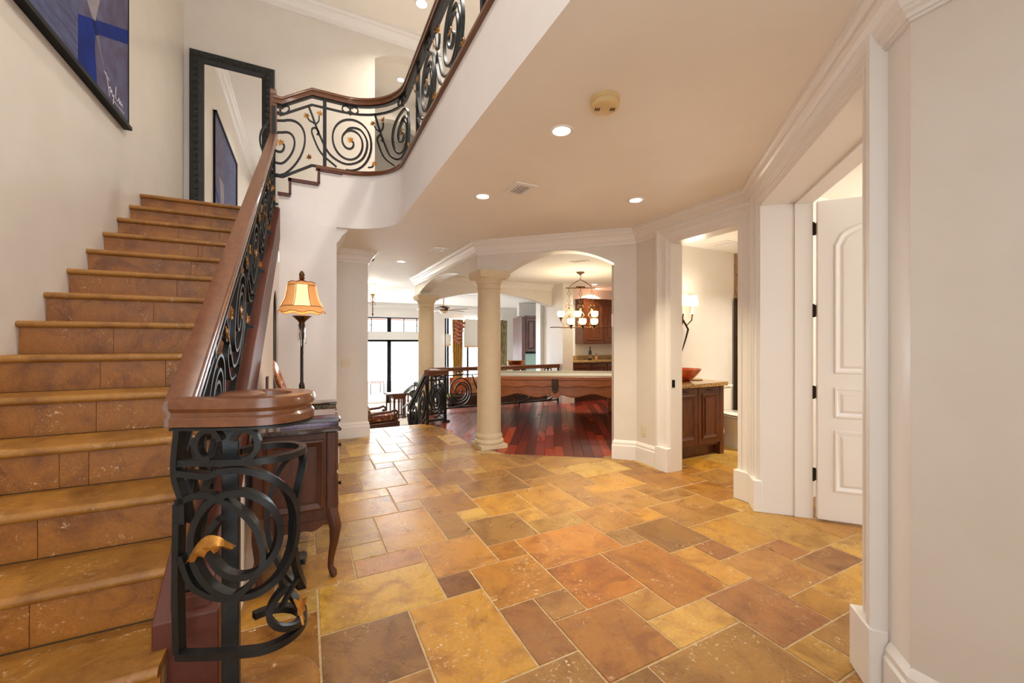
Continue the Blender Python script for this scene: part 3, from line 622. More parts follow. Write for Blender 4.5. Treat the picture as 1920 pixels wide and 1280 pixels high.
obj('sloping_rail', MB().prof3([(1.765,6.56,dz_(6.56)+.01),(1.765,7.74,dz_(7.74)+.01)], HR), DBRONZE, nr, 30)
nd = Rail(nr, [(1.765,6.56),(1.765,7.74)], lambda s: .06-.62*s, .026, .02)
nd.line('upper_bar', 0, 1.18, .70, 6); nd.line('lower_bar', 0, 1.18, .08, 6); nd.post(1.16, -.1, .82, .04)
for c in (.3, .85): nd.unit(c, .09, .70, .78, .24, False, False)
# ---------------------------------------------------------------- ceiling fittings
def downlight(x, y, z, label, power, r=.052, grp='recessed ceiling downlights', spread=2.3, col=WARM2):
    t = thing('recessed_light', label, 'downlight', (x,y,z), 0, grp)
    obj('trim_ring', MB().rings([[(a*math.cos(2*PI*j/28), a*math.sin(2*PI*j/28), b) for j in range(28)] for a, b in ((r+.022,0),(r+.020,-.006),(r+.002,-.004),(r,-.0005))], caps=False), TRIM, t, True, False)
    obj('lens', MB().lathe([(0,-.003),(r,-.003),(r,.0),(0,.0)], n=28), LENS_ON, t, True, False)
    area('downlight_beam', (0,0,-.012), (0,0,0), r*2, power, col, shape='DISK', spread=spread, parent=t)
    return t
downlight(1.388,2.07,CZ,'lit downlight nearest the smoke detector', 10)
downlight(1.394,3.32,CZ,'lit downlight beside the square air vent', 12)
downlight(2.668,2.78,CZ,'lit downlight in front of the powder room door', 15, col=WARM, spread=1.5)
downlight(1.363,6.61,CZ,'lit downlight in the hall beyond the light switch wall', 16)
downlight(2.1,10.2,CZ,'lit downlight over the armchair in the living room', 30)
downlight(4.5,10.2,CZ,'lit downlight over the sofa seen past the far arch', 30)
downlight(5.78,7.3,CZ,'lit downlight right beside the chandelier hook', 26)
downlight(6.3,7.85,CZ,'lit downlight close to the wet bar cabinet', 26)
downlight(1.50,5.85,UC,'lit downlight in the high ceiling above the balcony', 40, .075)
downlight(1.9,2.6,UC,'added unseen downlight brightening the upstairs corridor', 70, .075, col=(1,.95,.87))  # added out of view for more ambient light upstairs
downlight(1.50,7.3,5.98,'lit downlight inside the upstairs arched passage', 4)
downlight(-.3,2.6,UC,'lit downlight high over the middle of the stairs', 20, .075, col=(1,.95,.87))
downlight(-.3,.6,UC,'lit downlight high over the foot of the stairs', 14, .075, col=(1,.95,.87))
t = thing('smoke_detector', 'round beige smoke detector on the foyer ceiling', 'smoke detector', (1.409,1.694,CZ), math.radians(-27)); t.scale = (1.24,1.24,1.35)
BEI = mat('aged_beige_plastic', rgb(214,184,132), .5)
obj('base', MB().lathe([(0,0),(.062,0),(.062,-.014),(.060,-.016),(0,-.016)], n=36), BEI, t, True, False)
obj('cover', MB().lathe([(0,-.016),(.058,-.016),(.060,-.022),(.058,-.036),(.052,-.040),(0,-.041)], n=36), BEI, t, True, False)
for sx_ in (-.032, .032):
    for k in range(3): obj('slot', MB().box(sx_-.010+k*.008,-.010,-.0425,sx_-.006+k*.008,.010,-.038), mat('vent_dark', rgb(70,54,36), .8), t, False, False)
def vent(x, y, z, label, w=.2, l=.26, rz=0):
    t = thing('air_vent', label, 'air vent', (x,y,z), rz, 'ceiling air vents')
    obj('frame', MB().box(-w/2,-l/2,-.008,w/2,-l/2+.045,0).box(-w/2,l/2-.045,-.008,w/2,l/2,0).box(-w/2,-l/2+.045,-.008,-w/2+.045,l/2-.045,0).box(w/2-.045,-l/2+.045,-.008,w/2,l/2-.045,0), TRIM, t, False, False)
    obj('duct', MB().box(-w/2+.045,-l/2+.045,-.002,w/2-.045,l/2-.045,0), mat('duct_dark', rgb(60,50,44), .9), t, False, False)
    for k in range(4):
        x_ = -w/2+.06+k*(w-.12)/3; obj('louvre', MB().add([(x_-.004,-l/2+.045,-.003),(x_+.004,-l/2+.045,-.012),(x_+.004,l/2-.045,-.012),(x_-.004,l/2-.045,-.003),(x_-.003,-l/2+.045,-.001),(x_+.006,-l/2+.045,-.010),(x_+.006,l/2-.045,-.010),(x_-.003,l/2-.045,-.001)],[(0,1,2,3),(7,6,5,4),(0,4,5,1),(1,5,6,2),(2,6,7,3),(3,7,4,0)]), TRIM, t, False, False)
vent(1.606,3.017,CZ,'white air vent between two foyer downlights'); vent(1.65,5.495,CZ,'white air vent beside the column crown moulding')
vent(3.9,5.3,CZ,'thin air vent in the games room ceiling under the arch', .1, .3, .6); vent(4.87,3.50,CZ,'flush exhaust grille in the powder room ceiling', .28, .28)
# plates
def plate(name, label, cat, o_, ex_, en_, w, h, z, toggles):
    t = thing(name, label, cat, (o_[0],o_[1],z)); n3 = Vector((en_[0],en_[1],0)); e3 = Vector((ex_[0],ex_[1],0))
    IV = mat('almond_plate', rgb(222,208,180), .4)
    obj('cover_plate', obox(o_, ex_, en_, -w/2, w/2, 0, .006, z-h/2, z+h/2), IV, t, bevel=.002)
    for k in range(toggles):
        c = (k-(toggles-1)/2)*w/max(1,toggles); obj('rocker', obox(o_, ex_, en_, c-.013, c+.013, .004, .011, z-.03, z+.03), IV, t, bevel=.002)
    return t
plate('light_switch', 'almond double light switch plate on the short hall wall', 'light switch', (.501,6.15), (1,0), (0,-1), .12, .12, 1.06, 2)
plate('power_outlet', 'almond power outlet above the pier baseboard', 'outlet', (3.385,3.40), (0,-1), (-1,0), .07, .115, .36, 1)
pj = s45(1.72); plate('wall_switch', 'small white switch on the inside of the arch pier', 'light switch', (pj[0]+.05,pj[1]+.05), (R2,R2), (-R2,R2), .07, .115, 1.06, 1)
tt = thing('thermostat', 'white thermostat box on the inside of the arch pier', 'thermostat', (pj[0]+.05,pj[1]+.05,1.6)); obj('case', obox((pj[0]+.05,pj[1]+.05),(R2,R2),(-R2,R2),-.05,.05,0,.03,1.53,1.68), TRIM, tt, bevel=.004); obj('display', obox((pj[0]+.05,pj[1]+.05),(R2,R2),(-R2,R2),-.03,.03,.03,.032,1.61,1.65), mat('lcd', rgb(150,160,150), .3), tt)
# ---------------------------------------------------------------- mirror and painting
t = thing('wall_mirror', 'tall mirror in an embossed black frame leaning on the landing wall', 'mirror', (-.86,6.5,15*SR))
zb, zt_ = 15*SR+.005, 5.135; fr = .155
def lean(pts): return [(x, 6.54-.0*(z-zb), z) for x, z in pts]
x0, x1 = -1.333, -.382
FP = [(0,0),(0,.03),(.012,.045),(.05,.05),(.1,.045),(.14,.03),(.155,.02),(.155,0)]
def frame_sweep(x0, x1, z0, z1, prof, y):
    m = MB(); P = [(x0,z0),(x0,z1),(x1,z1),(x1,z0)]; S = [(1,1),(1,-1),(-1,-1),(-1,1)]
    return m.rings([[(px_+sx_*a, y-b, pz_+sz_*a) for a, b in prof] for (px_,pz_),(sx_,sz_) in zip(P,S)], closed=True)
obj('frame', frame_sweep(x0,x1,zb,zt_,FP,6.57), MFRAME, t)
obj('glass', MB().box(x0+.14,6.555,zb+.14,x1-.14,6.562,zt_-.14), MIRR, t)
em = MB()
for i in range(26):
    z = zb+.05+(zt_-zb-.1)*i/25
    for x in (x0+.07, x1-.07): em.lathe([(0,0),(.028,.0),(.024,.008),(.012,.012),(0,.012)], (0,0,0), 8).v
em = MB()
def boss(x, z):
    n = 8; em.rings([[(x+r_*math.cos(2*PI*j/n), 6.52-d, z+r_*1.15*math.sin(2*PI*j/n)) for j in range(n)] for r_, d in ((.034,0),(.028,.008),(.012,.004),(.004,.012))])
for i in range(27):
    z = zb+.07+(zt_-zb-.14)*i/26; boss(x0+.072, z); boss(x1-.072, z)
for i in range(1, 11):
    x = x0+.072+(x1-x0-.144)*i/11; boss(x, zt_-.072); boss(x, zb+.072)
o = obj('embossing', em, MFRAME, t, 50); o['kind'] = 'stuff'
t = thing('wall_painting', 'large blue abstract painting in thin black frame above the stairs', 'painting', (-1.40,3.7,3.19))
y0, y1, z0, z1 = 2.3, 4.655, 3.19, 5.3
XP = -1.372
obj('frame', MB().box(-1.40,y0,z0,-1.345,y1,z0+.03).box(-1.40,y0,z1-.03,-1.345,y1,z1).box(-1.40,y0,z0,-1.345,y0+.012,z1).box(-1.40,y1-.006,z0,-1.366,y1,z1), BLACKM, t)
obj('canvas', MB().box(-1.40,y0+.01,z0+.028,XP,y1-.008,z1-.028), mat('slate_blue_canvas', rgb(92,98,130), .6, c2=rgb(78,80,108), nscale=5, stretch=(1,1,6)), t)
def patch(name, pts, col, dx_=.0015, c2=None): return obj(name, MB().prism3([(XP,y,z) for y,z in pts], [(XP+dx_,y,z) for y,z in pts]), mat('paint_%s_%d' % (name, len(MATS)), rgb(*col), .55, c2=rgb(*(c2 or col)), nscale=6), t)
patch('grey_field', [(3.79,3.22),(4.645,3.22),(4.645,5.2),(3.79,5.2)], (98,98,128), .001, (88,80,106))
patch('blue_cross', [(3.783,3.575),(4.645,4.05),(4.645,3.93),(4.03,3.61),(4.024,3.49),(4.063,3.222),(3.783,3.222)], (10,44,132), .002, (8,36,112))
patch('pale_form', [(3.80,4.3),(3.86,3.80),(3.985,3.68),(4.03,3.70),(4.10,3.9),(4.30,4.3)], (150,144,150), .0025, (128,124,136))
patch('stem_dark', [(3.985,3.69),(4.035,3.70),(4.07,3.62),(4.03,3.60)], (18,30,80), .003)
patch('stem_pale', [(4.04,3.60),(4.075,3.62),(4.19,3.42),(4.18,3.41)], (126,118,128), .003)
for o_ in t.children: o_.data.materials[0].node_tree.nodes['Principled BSDF'].inputs['Specular IOR Level'].default_value = .08
sg = MB()
for st_ in ([(4.20,3.43),(4.24,3.36),(4.27,3.28)],[(4.17,3.42),(4.27,3.40)],[(4.26,3.34),(4.285,3.36),(4.29,3.32),(4.31,3.35),(4.325,3.31),(4.35,3.33),(4.335,3.25)],[(4.39,3.42),(4.385,3.33),(4.43,3.32)],[(4.43,3.33),(4.45,3.36),(4.46,3.32),(4.48,3.35),(4.49,3.32),(4.51,3.345),(4.53,3.32)],[(4.33,3.285),(4.56,3.285)]):
    pp = smooth2(st_, 4); sg.bar([(XP+.003,a,b) for a,b in pp], .002, .006, (1,0,0))
obj('signature', sg, mat('white_ink', rgb(226,224,232), .6), t)
# ---------------------------------------------------------------- commode, lamp and things on it
cm = thing('side_commode', 'dark carved wooden commode with cabriole legs below the stairs', 'commode', (-.05,2.95,0))
X0, X1, Y0, Y1 = -.255, .15, 2.575, 3.345
obj('body', MB().box(X0,Y0,.335,X1,Y1,.838), DARKW, cm, bevel=.004)
obj('corner_post', MB().box(X1-.045,Y0-.012,.33,X1+.012,Y0+.04,.84), DARKW, cm, bevel=.01); obj('corner_post', MB().box(X0,Y0-.012,.33,X0+.05,Y0+.04,.84), DARKW, cm, bevel=.01)
pf = [(0,0),(0,.010),(.012,.016),(.02,.010),(.034,.004),(.04,.0)]
def panel_front(x0, x1, z0, z1, y):       # raised panel facing -Y
    m = MB(); P = [(x0,z0),(x0,z1),(x1,z1),(x1,z0)]; S = [(1,1),(1,-1),(-1,-1),(-1,1)]
    m.rings([[(a_+s_*k, y-d, b_+q_*k) for k, d in pf] for (a_,b_),(s_,q_) in zip(P,S)], closed=True)
    m.box(x0+.05,y-.008,z0+.05,x1-.05,y,z1-.05); return m
obj('side_panel', panel_front(X0+.06,X1-.055,.40,.80,Y0), DARKW, cm, bevel=.002)
for k, (z0_, z1_) in enumerate(((.36,.585),(.60,.825))):
    d = obj('drawer', MB().px([(Y0+.03,z0_),(Y1-.03,z0_),(Y1-.03,z1_),(Y0+.03,z1_)], X1, X1+.022), DARKW, cm, bevel=.006)
    for yk in (Y0+.2, Y1-.2): obj('knob', MB().lathe([(0,0),(.008,0),(.006,.012),(.013,.02),(.011,.028),(0,.03)], n=12).xf(Matrix.Translation((X1+.022,yk,(z0_+z1_)/2)) @ Matrix.Rotation(PI/2,4,'Y')), DBRONZE, d)
n = 24; ap = [(X0+.03,.34),(X1-.03,.34)]+[(X1-.03-(X1-X0-.06)*i/n, .30-.045*math.exp(-((i/n-.5)/.09)**2)+.03*math.cos(4*PI*i/n)*.6+.0) for i in range(n+1)]
obj('apron', MB().py(ap, Y0-.006, Y0+.018), DARKW, cm)
ap2 = [(Y0+.03,.34),(Y1-.03,.34)]+[(Y1-.03-(Y1-Y0-.06)*i/n, .30-.045*math.exp(-((i/n-.5)/.09)**2)+.018*math.cos(4*PI*i/n)) for i in range(n+1)]
obj('apron', MB().px(ap2, X1-.012, X1+.012), DARKW, cm)
for sx_, x in ((-1,X0+.03),(1,X1-.018)):
    for sy_, y in ((-1,Y0+.012),(1,Y1-.012)):
        ox, oy = (.012 if sx_ > 0 else 0), sy_*.012
        obj('leg', MB().tube([(x,y,.40),(x+ox*.9,y+oy*.6,.345),(x+ox*1.9,y+oy*1.5,.285),(x+ox*1.3,y+oy,.20),(x+ox*.1,y+oy*.1,.11),(x-ox*.2,y,.055),(x+ox*.9,y+oy*.8,.024),(x+ox*1.2,y+oy*1.1,.004)], [.030,.034,.033,.024,.0175,.0155,.021,.017], 12), DARKW, cm, 60)
def serp(x0, x1, y0, y1, e):
    P = []
    P += [(x0, y0-e)]; P += [(x0+(x1-x0)*i/10, y0-e+.006*math.cos(2*PI*i/10)) for i in range(1, 10)]
    P += [(x1+e-.012,y0-e),(x1+e,y0-e+.012)]
    P += [(x1+e-.03*math.sin(PI*i/14)**2*(-1 if 4 < i < 10 else 1)*.7, y0+(y1-y0)*i/14) for i in range(1, 14)]
    P += [(x1+e,y1+e-.012),(x1+e-.012,y1+e),(x0,y1+e)]; return P
S1, S2, S3 = serp(X0,X1,Y0,Y1,.012), serp(X0,X1,Y0,Y1,.035), serp(X0,X1,Y0,Y1,.026)
obj('top', MB().rings([[(x,y,z) for x,y in S_] for S_, z in ((S1,.838),(S2,.846),(S2,.858),(S3,.87))]), DARKT, cm, 30)
ZT = .87
lp = thing('table_lamp', 'slim bronze lamp with glowing amber bell shade on the commode', 'lamp', (-.022,3.06,ZT))
obj('base', MB().lathe([(0,0),(.075,0),(.078,.012),(.06,.022),(.03,.034),(.018,.06),(.012,.08),(0,.08)], n=24), DBRONZE, lp, 50, False)
obj('pole', MB().lathe([(0,.06),(.010,.06),(.010,.16),(.018,.17),(.018,.20),(.010,.22),(.0095,.50),(.014,.51),(.016,.54),(.011,.56),(.02,.60),(.012,.62),(0,.62)], n=14), DBRONZE, lp, 50, False)
obj('leaf_cup', MB().lathe([(0,.60),(.012,.60),(.022,.625),(.05,.652),(.06,.66),(.045,.662),(0,.66)], n=10), BRONZE, lp, False, False)
for a, zz in ((0,.47),(1.2,.40),(2.6,.49),(4.4,.45)):
    x_, y_ = .022*math.cos(a), .022*math.sin(a); obj('crystal_drop', MB().lathe([(0,0),(.006,.012),(.007,.05),(.003,.11),(0,.13)], (x_,y_,zz), 8), mat('crystal', (1,1,1,1), .03, trans=.9, ior=1.5), lp, False, False)
def shade_ring(k, z, scal=0):
    out = []
    for j in range(32):
        a = 2*PI*(j+.5)/32; oc = abs(math.cos(4*a))*.035+.965
        out.append((k*oc*math.cos(a), k*oc*math.sin(a), z+scal*(1-abs(math.sin(4*a)))))
    return out
lit = mat('amber_lit_shade', rgb(206,150,96), .8, c2=rgb(190,128,76), nscale=60, stretch=(1,1,6), emit=lin('#e0944c'), estr=.42)
litc = mat('cream_lit_panel', rgb(250,214,150), .8, emit=lin('#ffd496'), estr=.85)
sh = obj('shade', MB().rings([shade_ring(k,z,s_) for k,z,s_ in ((.142,.690,-.018),(.126,.722,0),(.102,.772,0),(.089,.83,0),(.086,.862,0),(.080,.880,.008))], caps=False), lit, lp, 60, False)
for q in range(4):
    a0 = math.radians(-90+90*q); rr = []
    for k, z, w in ((.128,.722,.40),(.1035,.772,.42),(.0905,.83,.42),(.0875,.862,.42)): rr.append([((k+.0015)*math.cos(a0+w*s_), (k+.0015)*math.sin(a0+w*s_), z) for s_ in (-1,-.5,0,.5,1)]+[((k-.0005)*math.cos(a0+w*s_), (k-.0005)*math.sin(a0+w*s_), z) for s_ in (1,.5,0,-.5,-1)])
    obj('cream_panel', MB().rings(rr), litc, sh, 60, False)
PIP = mat('brown_piping', rgb(120,66,34), .7)
for k, z, s_ in ((.143,.690,-.018),(.1275,.722,0),(.087,.862,0),(.081,.880,.008)): obj('piping', MB().tube(shade_ring(k,z,s_), .0022, 5, True), PIP, sh, 60, False)
for j in range(8):
    a = 2*PI*j/8+.42; obj('rib_piping', MB().tube([(k*math.cos(a),k*math.sin(a),z) for k,z in ((.129,.722),(.104,.772),(.0915,.83),(.088,.862))], .0022, 5), PIP, sh, 60, False)
obj('finial', MB().lathe([(0,.88),(.03,.884),(.034,.892),(.012,.902),(.02,.912),(.013,.92),(.018,.934),(.012,.952),(.004,.962),(0,.964)], n=14), BRONZE, lp, 50, False)
obj('bulb', MB().lathe([(0,.70),(.02,.71),(.028,.74),(.02,.77),(0,.78)], n=14), LAMP_ON, lp, True, False)
point('lamp_glow', (0,0,.80), 5, WARM, .05, lp)
bk = ['glossy purple magazine at the top of the commode stack', 'dark magazine in the middle of the commode stack', 'dark red magazine at the bottom of the commode stack']
for k, (col, lab) in enumerate(zip(((120,84,120),(74,70,86),(110,46,44)), reversed(bk))):
    b = thing('magazine', lab, 'magazine', (.02,2.71,ZT+.0215*k), math.radians(2-3*k), 'magazines on the commode'); w, d = .15-.004*k, .11
    obj('cover', MB().box(-w,-d,0,w,d,.002).box(-w,-d,.0185,w,d,.021).box(-w,-d,0,w,-d+.002,.021), mat('magazine_cover_%d' % k, rgb(*col), .16, c2=rgb(40,36,44), nscale=12, coat=.5), b, False, False)
    obj('pages', MB().box(-w+.003,-d+.002,.002,w-.003,d-.003,.0185), mat('paper', rgb(206,196,186), .8), b, False, False)
bx = thing('trinket_box', 'ornate low bronze box at the back of the commode', 'box', (.085,3.22,ZT))
obj('body', MB().cham(-.10,-.07,.008,.11,.07,.05,.004), mat('tooled_metal', rgb(120,104,76), .35, .6, c2=rgb(60,50,38), nscale=60, bump=.5, bscale=90), bx, False, False); obj('lid', MB().cham(-.105,-.075,.05,.115,.075,.062,.006), DARKT, bx, False, False)
for x_ in (-.095,.1):
    for y_ in (-.062,.062): obj('foot', MB().box(x_-.012,y_-.012,0,x_+.012,y_+.012,.012), DBRONZE, bx, False, False)
fg = thing('bronze_figurine', 'small dark bronze reclining figure behind the magazines', 'figurine', (.0,2.90,ZT), .3)
fm = MB().tube([(.05,0,.012),(.03,.0,.03),(.0,0,.045),(-.03,.0,.06),(-.05,.0,.085),(-.055,0,.10)], [.012,.022,.026,.024,.02,.012], 10).tube([(-.02,.02,.06),(.0,.035,.035),(.02,.04,.01)], .010, 8).tube([(-.02,-.02,.06),(.01,-.035,.03),(.03,-.04,.008)], .010, 8)
obj('figure', fm, DBRONZE, fg, 60, False); obj('head', MB().lathe([(0,-.022),(.016,-.014),(.02,0),(.014,.015),(0,.02)], (-.058,0,.118), 12), DBRONZE, fg, 60, False)
obj('scroll_foot', MB().tube([(.05+.016*math.cos(a/3),-.02,.02+.016*math.sin(a/3)) for a in range(0,19)], .006, 6), DBRONZE, fg, 60, False)
pt_ = thing('display_plate', 'gold and red decorative plate leaning near the lamp', 'plate', (-.17,3.24,ZT))
pm = MB().lathe([(0,0),(.10,.0),(.16,.018),(.185,.03),(.183,.036),(.155,.026),(.1,.008),(0,.008)], n=40)
pmx = Matrix.Translation((0,0,.175)) @ Matrix.Rotation(math.radians(72),4,'Y')
obj('dish', pm.xf(pmx), mat('red_gold_glaze', rgb(190,120,40), .15, c2=rgb(140,26,14), nscale=16, coat=.6, speck=rgb(240,220,170), speck_scale=30), pt_, 60, False)
obj('stand', MB().box(-.07,-.05,0,.05,-.035,.012).box(-.07,.035,0,.05,.05,.012).box(-.07,-.05,0,-.058,.05,.25), DARKW, pt_, False, False)
# ---------------------------------------------------------------- closet door
HX, HY = OR[0]+R2*.345, OR[1]-R2*.345
dl = thing('door_1', 'open white panelled door with arched top panel and black hinges', 'door', (HX,HY,0), math.radians(-49), kind='structure')
DT = .045; DW, DH = .80, 2.425
dloc = lambda m: m
obj('leaf', MB().box(.015,-DT,.014,DW,0,DH), TRIM, dl, False, False, bevel=.004)
def ring_panel(pts, d):   # moulded groove + raised field on the face y=-DT
    m = MB(); n = len(pts); cx = sum(p[0] for p in pts)/n; cz = sum(p[1] for p in pts)/n
    def ins(k):
        out = []
        for i in range(n):
            a, b, c_ = pts[i-1], pts[i], pts[(i+1)%n]; v0 = Vector((b[0]-a[0],b[1]-a[1])).normalized(); v1 = Vector((c_[0]-b[0],c_[1]-b[1])).normalized()
            n0 = Vector((-v0.y,v0.x)); n1 = Vector((-v1.y,v1.x)); nn = (n0+n1).normalized(); q = k/max(.4,nn.dot(n0)); out.append((b[0]+nn.x*q, b[1]+nn.y*q))
        return out
    R = [(0,0),(.006,.009),(.016,.010),(.026,.003),(.042,.001),(.058,.010),(.062,.010)]
    rr = [[(x,-DT-dd,z) for x,z in ins(k)] for k, dd in R]
    m.rings(rr, caps=False); o = len(m.v); m.v += rr[-1]; m.f.append(tuple(range(o,o+n))); return m
a_, b_ = .115, DW-.10
for pts in ([(a_,.232),(b_,.232),(b_,.695),(a_,.695)], [(a_,.786),(b_,.786),(b_,1.016),(a_,1.016)], [(a_,1.118),(b_,1.118),(b_,2.08)]+[(a_+(b_-a_)*(1-i/16), 2.08+.17*math.sqrt(max(0,1-(1-2*i/16)**2))) for i in range(1,16)]+[(a_,2.08)]):
    obj('door_panel', ring_panel(pts, 0), TRIM, dl, 35, False)
for z in (2.225,1.596,.97,.34):
    hg = obj('hinge', obox((HX,HY),(R2,-R2),(-R2,-R2),-.058,-.012,0,.004,z-.052,z+.052), DBRONZE, dl, bevel=.008)
    kn = MB()
    for k in range(5): kn.lathe([(0,0),(.0085,0),(.0085,.0195),(0,.0195)], (HX-.002-.006,HY+.0-.006,z-.05+.0205*k), 10)
    obj('knuckle', kn, DBRONZE, hg); obj('door_leaf_plate', obox((HX,HY),(R2,-R2),(-R2,-R2),-.006,.024,-.012,.006,z-.045,z+.045), DBRONZE, hg)
point('closet_lamp', (5.0,.7,2.3), 70, WARM2, .12)
tl = thing('closet_light', 'round flush lamp on the closet ceiling', 'ceiling light', (5.0,.7,CZ)); obj('glass', MB().lathe([(0,-.11),(.08,-.10),(.14,-.06),(.16,-.015),(.16,0),(0,0)], n=28), LAMP_ON, tl, 50, False)
# ---------------------------------------------------------------- powder room
vn = thing('vanity_cabinet', 'dark cherry vanity with two panelled doors in the powder room', 'vanity', (4.1,3.5,0))
VX0, VX1, VY = 3.62, 4.54, 3.25
obj('carcass', MB().box(VX0,VY+.02,.12,VX1-.05,3.79,.83).box(VX0,VY+.08,0,VX1-.05,3.79,.12), CABW, vn)
obj('end_stile', MB().box(VX1-.07,VY,.0,VX1,3.79,.83), CABW, vn, bevel=.003)
for a, b in ((VX0,4.08),(4.09,VX1-.075)):
    d = obj('door', MB().box(a,VY,.15,b,VY+.02,.815), CABW, vn, bevel=.003)
    obj('panel', panel_front(a+.06,b-.06,.22,.745,VY), CABW, d)
    obj('pull', MB().tube([((a+b)/2-.05+.1*i/8, VY-.012-.012*math.sin(PI*i/8), .785+.008*math.sin(2*PI*i/8)) for i in range(9)], .005, 6), DBRONZE, d, 60)
ct_ = tag(obj('granite_countertop', MB().prism([(3.56,3.80),(3.56,3.215)]+[(3.6+.96*i/12, 3.205-.03*math.sin(PI*i/12)) for i in range(13)]+[(4.60,3.24),(4.60,3.80)], .83, .875), GRANITE, None, False, bevel=.006), 'golden granite top resting on the powder room vanity', 'countertop')
bw = thing('vessel_sink', 'red orange glass vessel bowl on the granite top', 'sink', (4.15,3.50,.875))
obj('bowl', MB().lathe([(0,0),(.06,0),(.10,.03),(.155,.09),(.20,.15),(.195,.152),(.148,.095),(.095,.038),(.05,.012),(0,.012)], n=36), mat('red_art_glass', rgb(170,40,8), .06, c2=rgb(214,110,24), nscale=9, coat=.7), bw, 50, False)
gl_ = thing('glass_tray', 'clear rounded glass tray right beside the vessel bowl', 'tray', (4.40,3.58,.875)); obj('dish', MB().lathe([(0,0),(.10,0),(.12,.008),(.118,.012),(.095,.005),(0,.005)], n=28), mat('amber_glass', rgb(180,130,60), .08, coat=.5), gl_, 50, False)
soap = thing('soap_bottle', 'small cream soap bottle behind the vessel bowl', 'bottle', (4.26,3.72,.875)); obj('body', MB().lathe([(0,0),(.03,0),(.034,.06),(.03,.14),(.012,.17),(0,.17)], n=18), mat('cream_ceramic', rgb(226,206,170), .25), soap, 50, False); obj('pump', MB().lathe([(0,.165),(.006,.165),(.006,.20),(.016,.202),(.016,.21),(0,.21)], n=10), BRASS, soap, 50, False); obj('spout', MB().tube([(0,0,.205),(.03,-.01,.205),(.036,-.012,.197)], .004, 6), BRASS, soap, 60, False)
jar = thing('small_jar', 'little beige jar standing right of the vessel bowl', 'jar', (4.37,3.745,.875)); obj('body', MB().lathe([(0,0),(.024,0),(.026,.05),(.02,.06),(0,.06)], n=16), mat('beige_ceramic', rgb(196,170,120), .3), jar, 50, False); obj('lid', MB().lathe([(0,.06),(.022,.06),(.02,.07),(.005,.075),(0,.08)], n=16), BRASS, jar, 50, False)
rd = thing('reed_sticks', 'bundle of thin reed sticks behind the vessel bowl', 'diffuser', (3.96,3.72,.875)); obj('vial', MB().lathe([(0,0),(.025,0),(.025,.07),(.012,.09),(0,.09)], n=14), mat('brown_glass', rgb(110,60,24), .1, coat=.5), rd, 50, False)
for k in range(6): obj('reed', MB().tube([(0,0,.06),((k-2.5)*.025,(k%3-1)*.02,.26)], .0025, 5), mat('reed', rgb(190,140,80), .7), rd, False, False)
sc_ = thing('wall_sconce', 'two-arm bronze wall sconce with small white shades above the vanity', 'sconce', (4.42,3.79,1.7))
obj('backplate', MB().lathe([(0,0),(.04,0),(.035,.012),(.02,.018),(0,.018)], n=18, sx=.8, sy=1.4).xf(Matrix.Translation((4.42,3.79,1.66)) @ Matrix.Rotation(PI/2,4,'X')), BRONZE, sc_)
obj('tail', MB().tube([(4.42,3.76,1.66),(4.46,3.74,1.58),(4.50,3.735,1.52),(4.47,3.74,1.42),(4.43,3.75,1.30),(4.41,3.76,1.22)], [.012,.014,.014,.012,.009,.003], 8), DBRONZE, sc_, 60)
for sx_ in (-1, 1):
    x = 4.44+sx_*.085; obj('arm', MB().tube([(4.44,3.77,1.62),(4.44+sx_*.05,3.74,1.58),(x,3.70,1.64),(x,3.69,1.72)], .008, 8), BRONZE, sc_, 60)
    s_ = obj('shade', MB().rings([[(x+r_*math.cos(2*PI*j/20),3.69+r_*math.sin(2*PI*j/20),z) for j in range(20)] for r_, z in ((.078,1.83),(.055,1.96))], caps=False), mat('lit_white_shade', rgb(255,240,214), .8, emit=lin('#ffe0b0'), estr=2.6), sc_, 60)
    for j in range(6): obj('wire', MB().tube([(x+r_*math.cos(2*PI*j/6),3.69+r_*math.sin(2*PI*j/6),z) for r_,z in ((.079,1.83),(.056,1.96))], .003, 5), PIP, s_)
    obj('candle', MB().lathe([(0,1.72),(.03,1.72),(.014,1.735),(.012,1.82),(0,1.82)], (x,3.69,0), 12), TRIM, sc_, 50)
    point('sconce_glow', (x-4.42,3.60-3.79,1.9-1.7), 7, WARM2, .05, sc_)
downlight(5.4,2.45,CZ,'added unseen downlight brightening the powder room', 45, grp='powder room lights')  # added out of view to brighten the powder room wall
to = thing('toilet', 'white toilet between the vanity and the shower', 'toilet', (4.98,3.4,0))
def ov(cx, cy, rx, ry, z, n=28, fl_=1.0): return [(cx+rx*math.cos(2*PI*j/n), cy+ry*math.sin(2*PI*j/n)*(fl_ if math.sin(2*PI*j/n) > 0 else 1), z) for j in range(n)]
obj('bowl', MB().rings([ov(4.98,3.36,.12,.22,0),ov(4.98,3.36,.115,.21,.05),ov(4.98,3.36,.11,.18,.18),ov(4.98,3.34,.15,.21,.28),ov(4.98,3.32,.185,.25,.36),ov(4.98,3.32,.19,.255,.39)]), PORC, to, 60)
obj('seat', MB().rings([ov(4.98,3.32,.19,.26,.395),ov(4.98,3.32,.197,.268,.405),ov(4.98,3.32,.192,.262,.418)]), PORC, to, 50); obj('lid', MB().rings([ov(4.98,3.32,.19,.26,.424),ov(4.98,3.32,.196,.266,.434),ov(4.98,3.32,.18,.25,.446)]), PORC, to, 50)
obj('tank', MB().box(4.77,3.60,.37,5.19,3.79,.74), PORC, to, bevel=.02); obj('tank_lid', MB().box(4.755,3.585,.74,5.205,3.795,.775), PORC, to, bevel=.012); obj('flush_lever', MB().tube([(4.82,3.595,.68),(4.82,3.575,.68),(4.88,3.57,.675)], .006, 6), BRASS, to, 60)
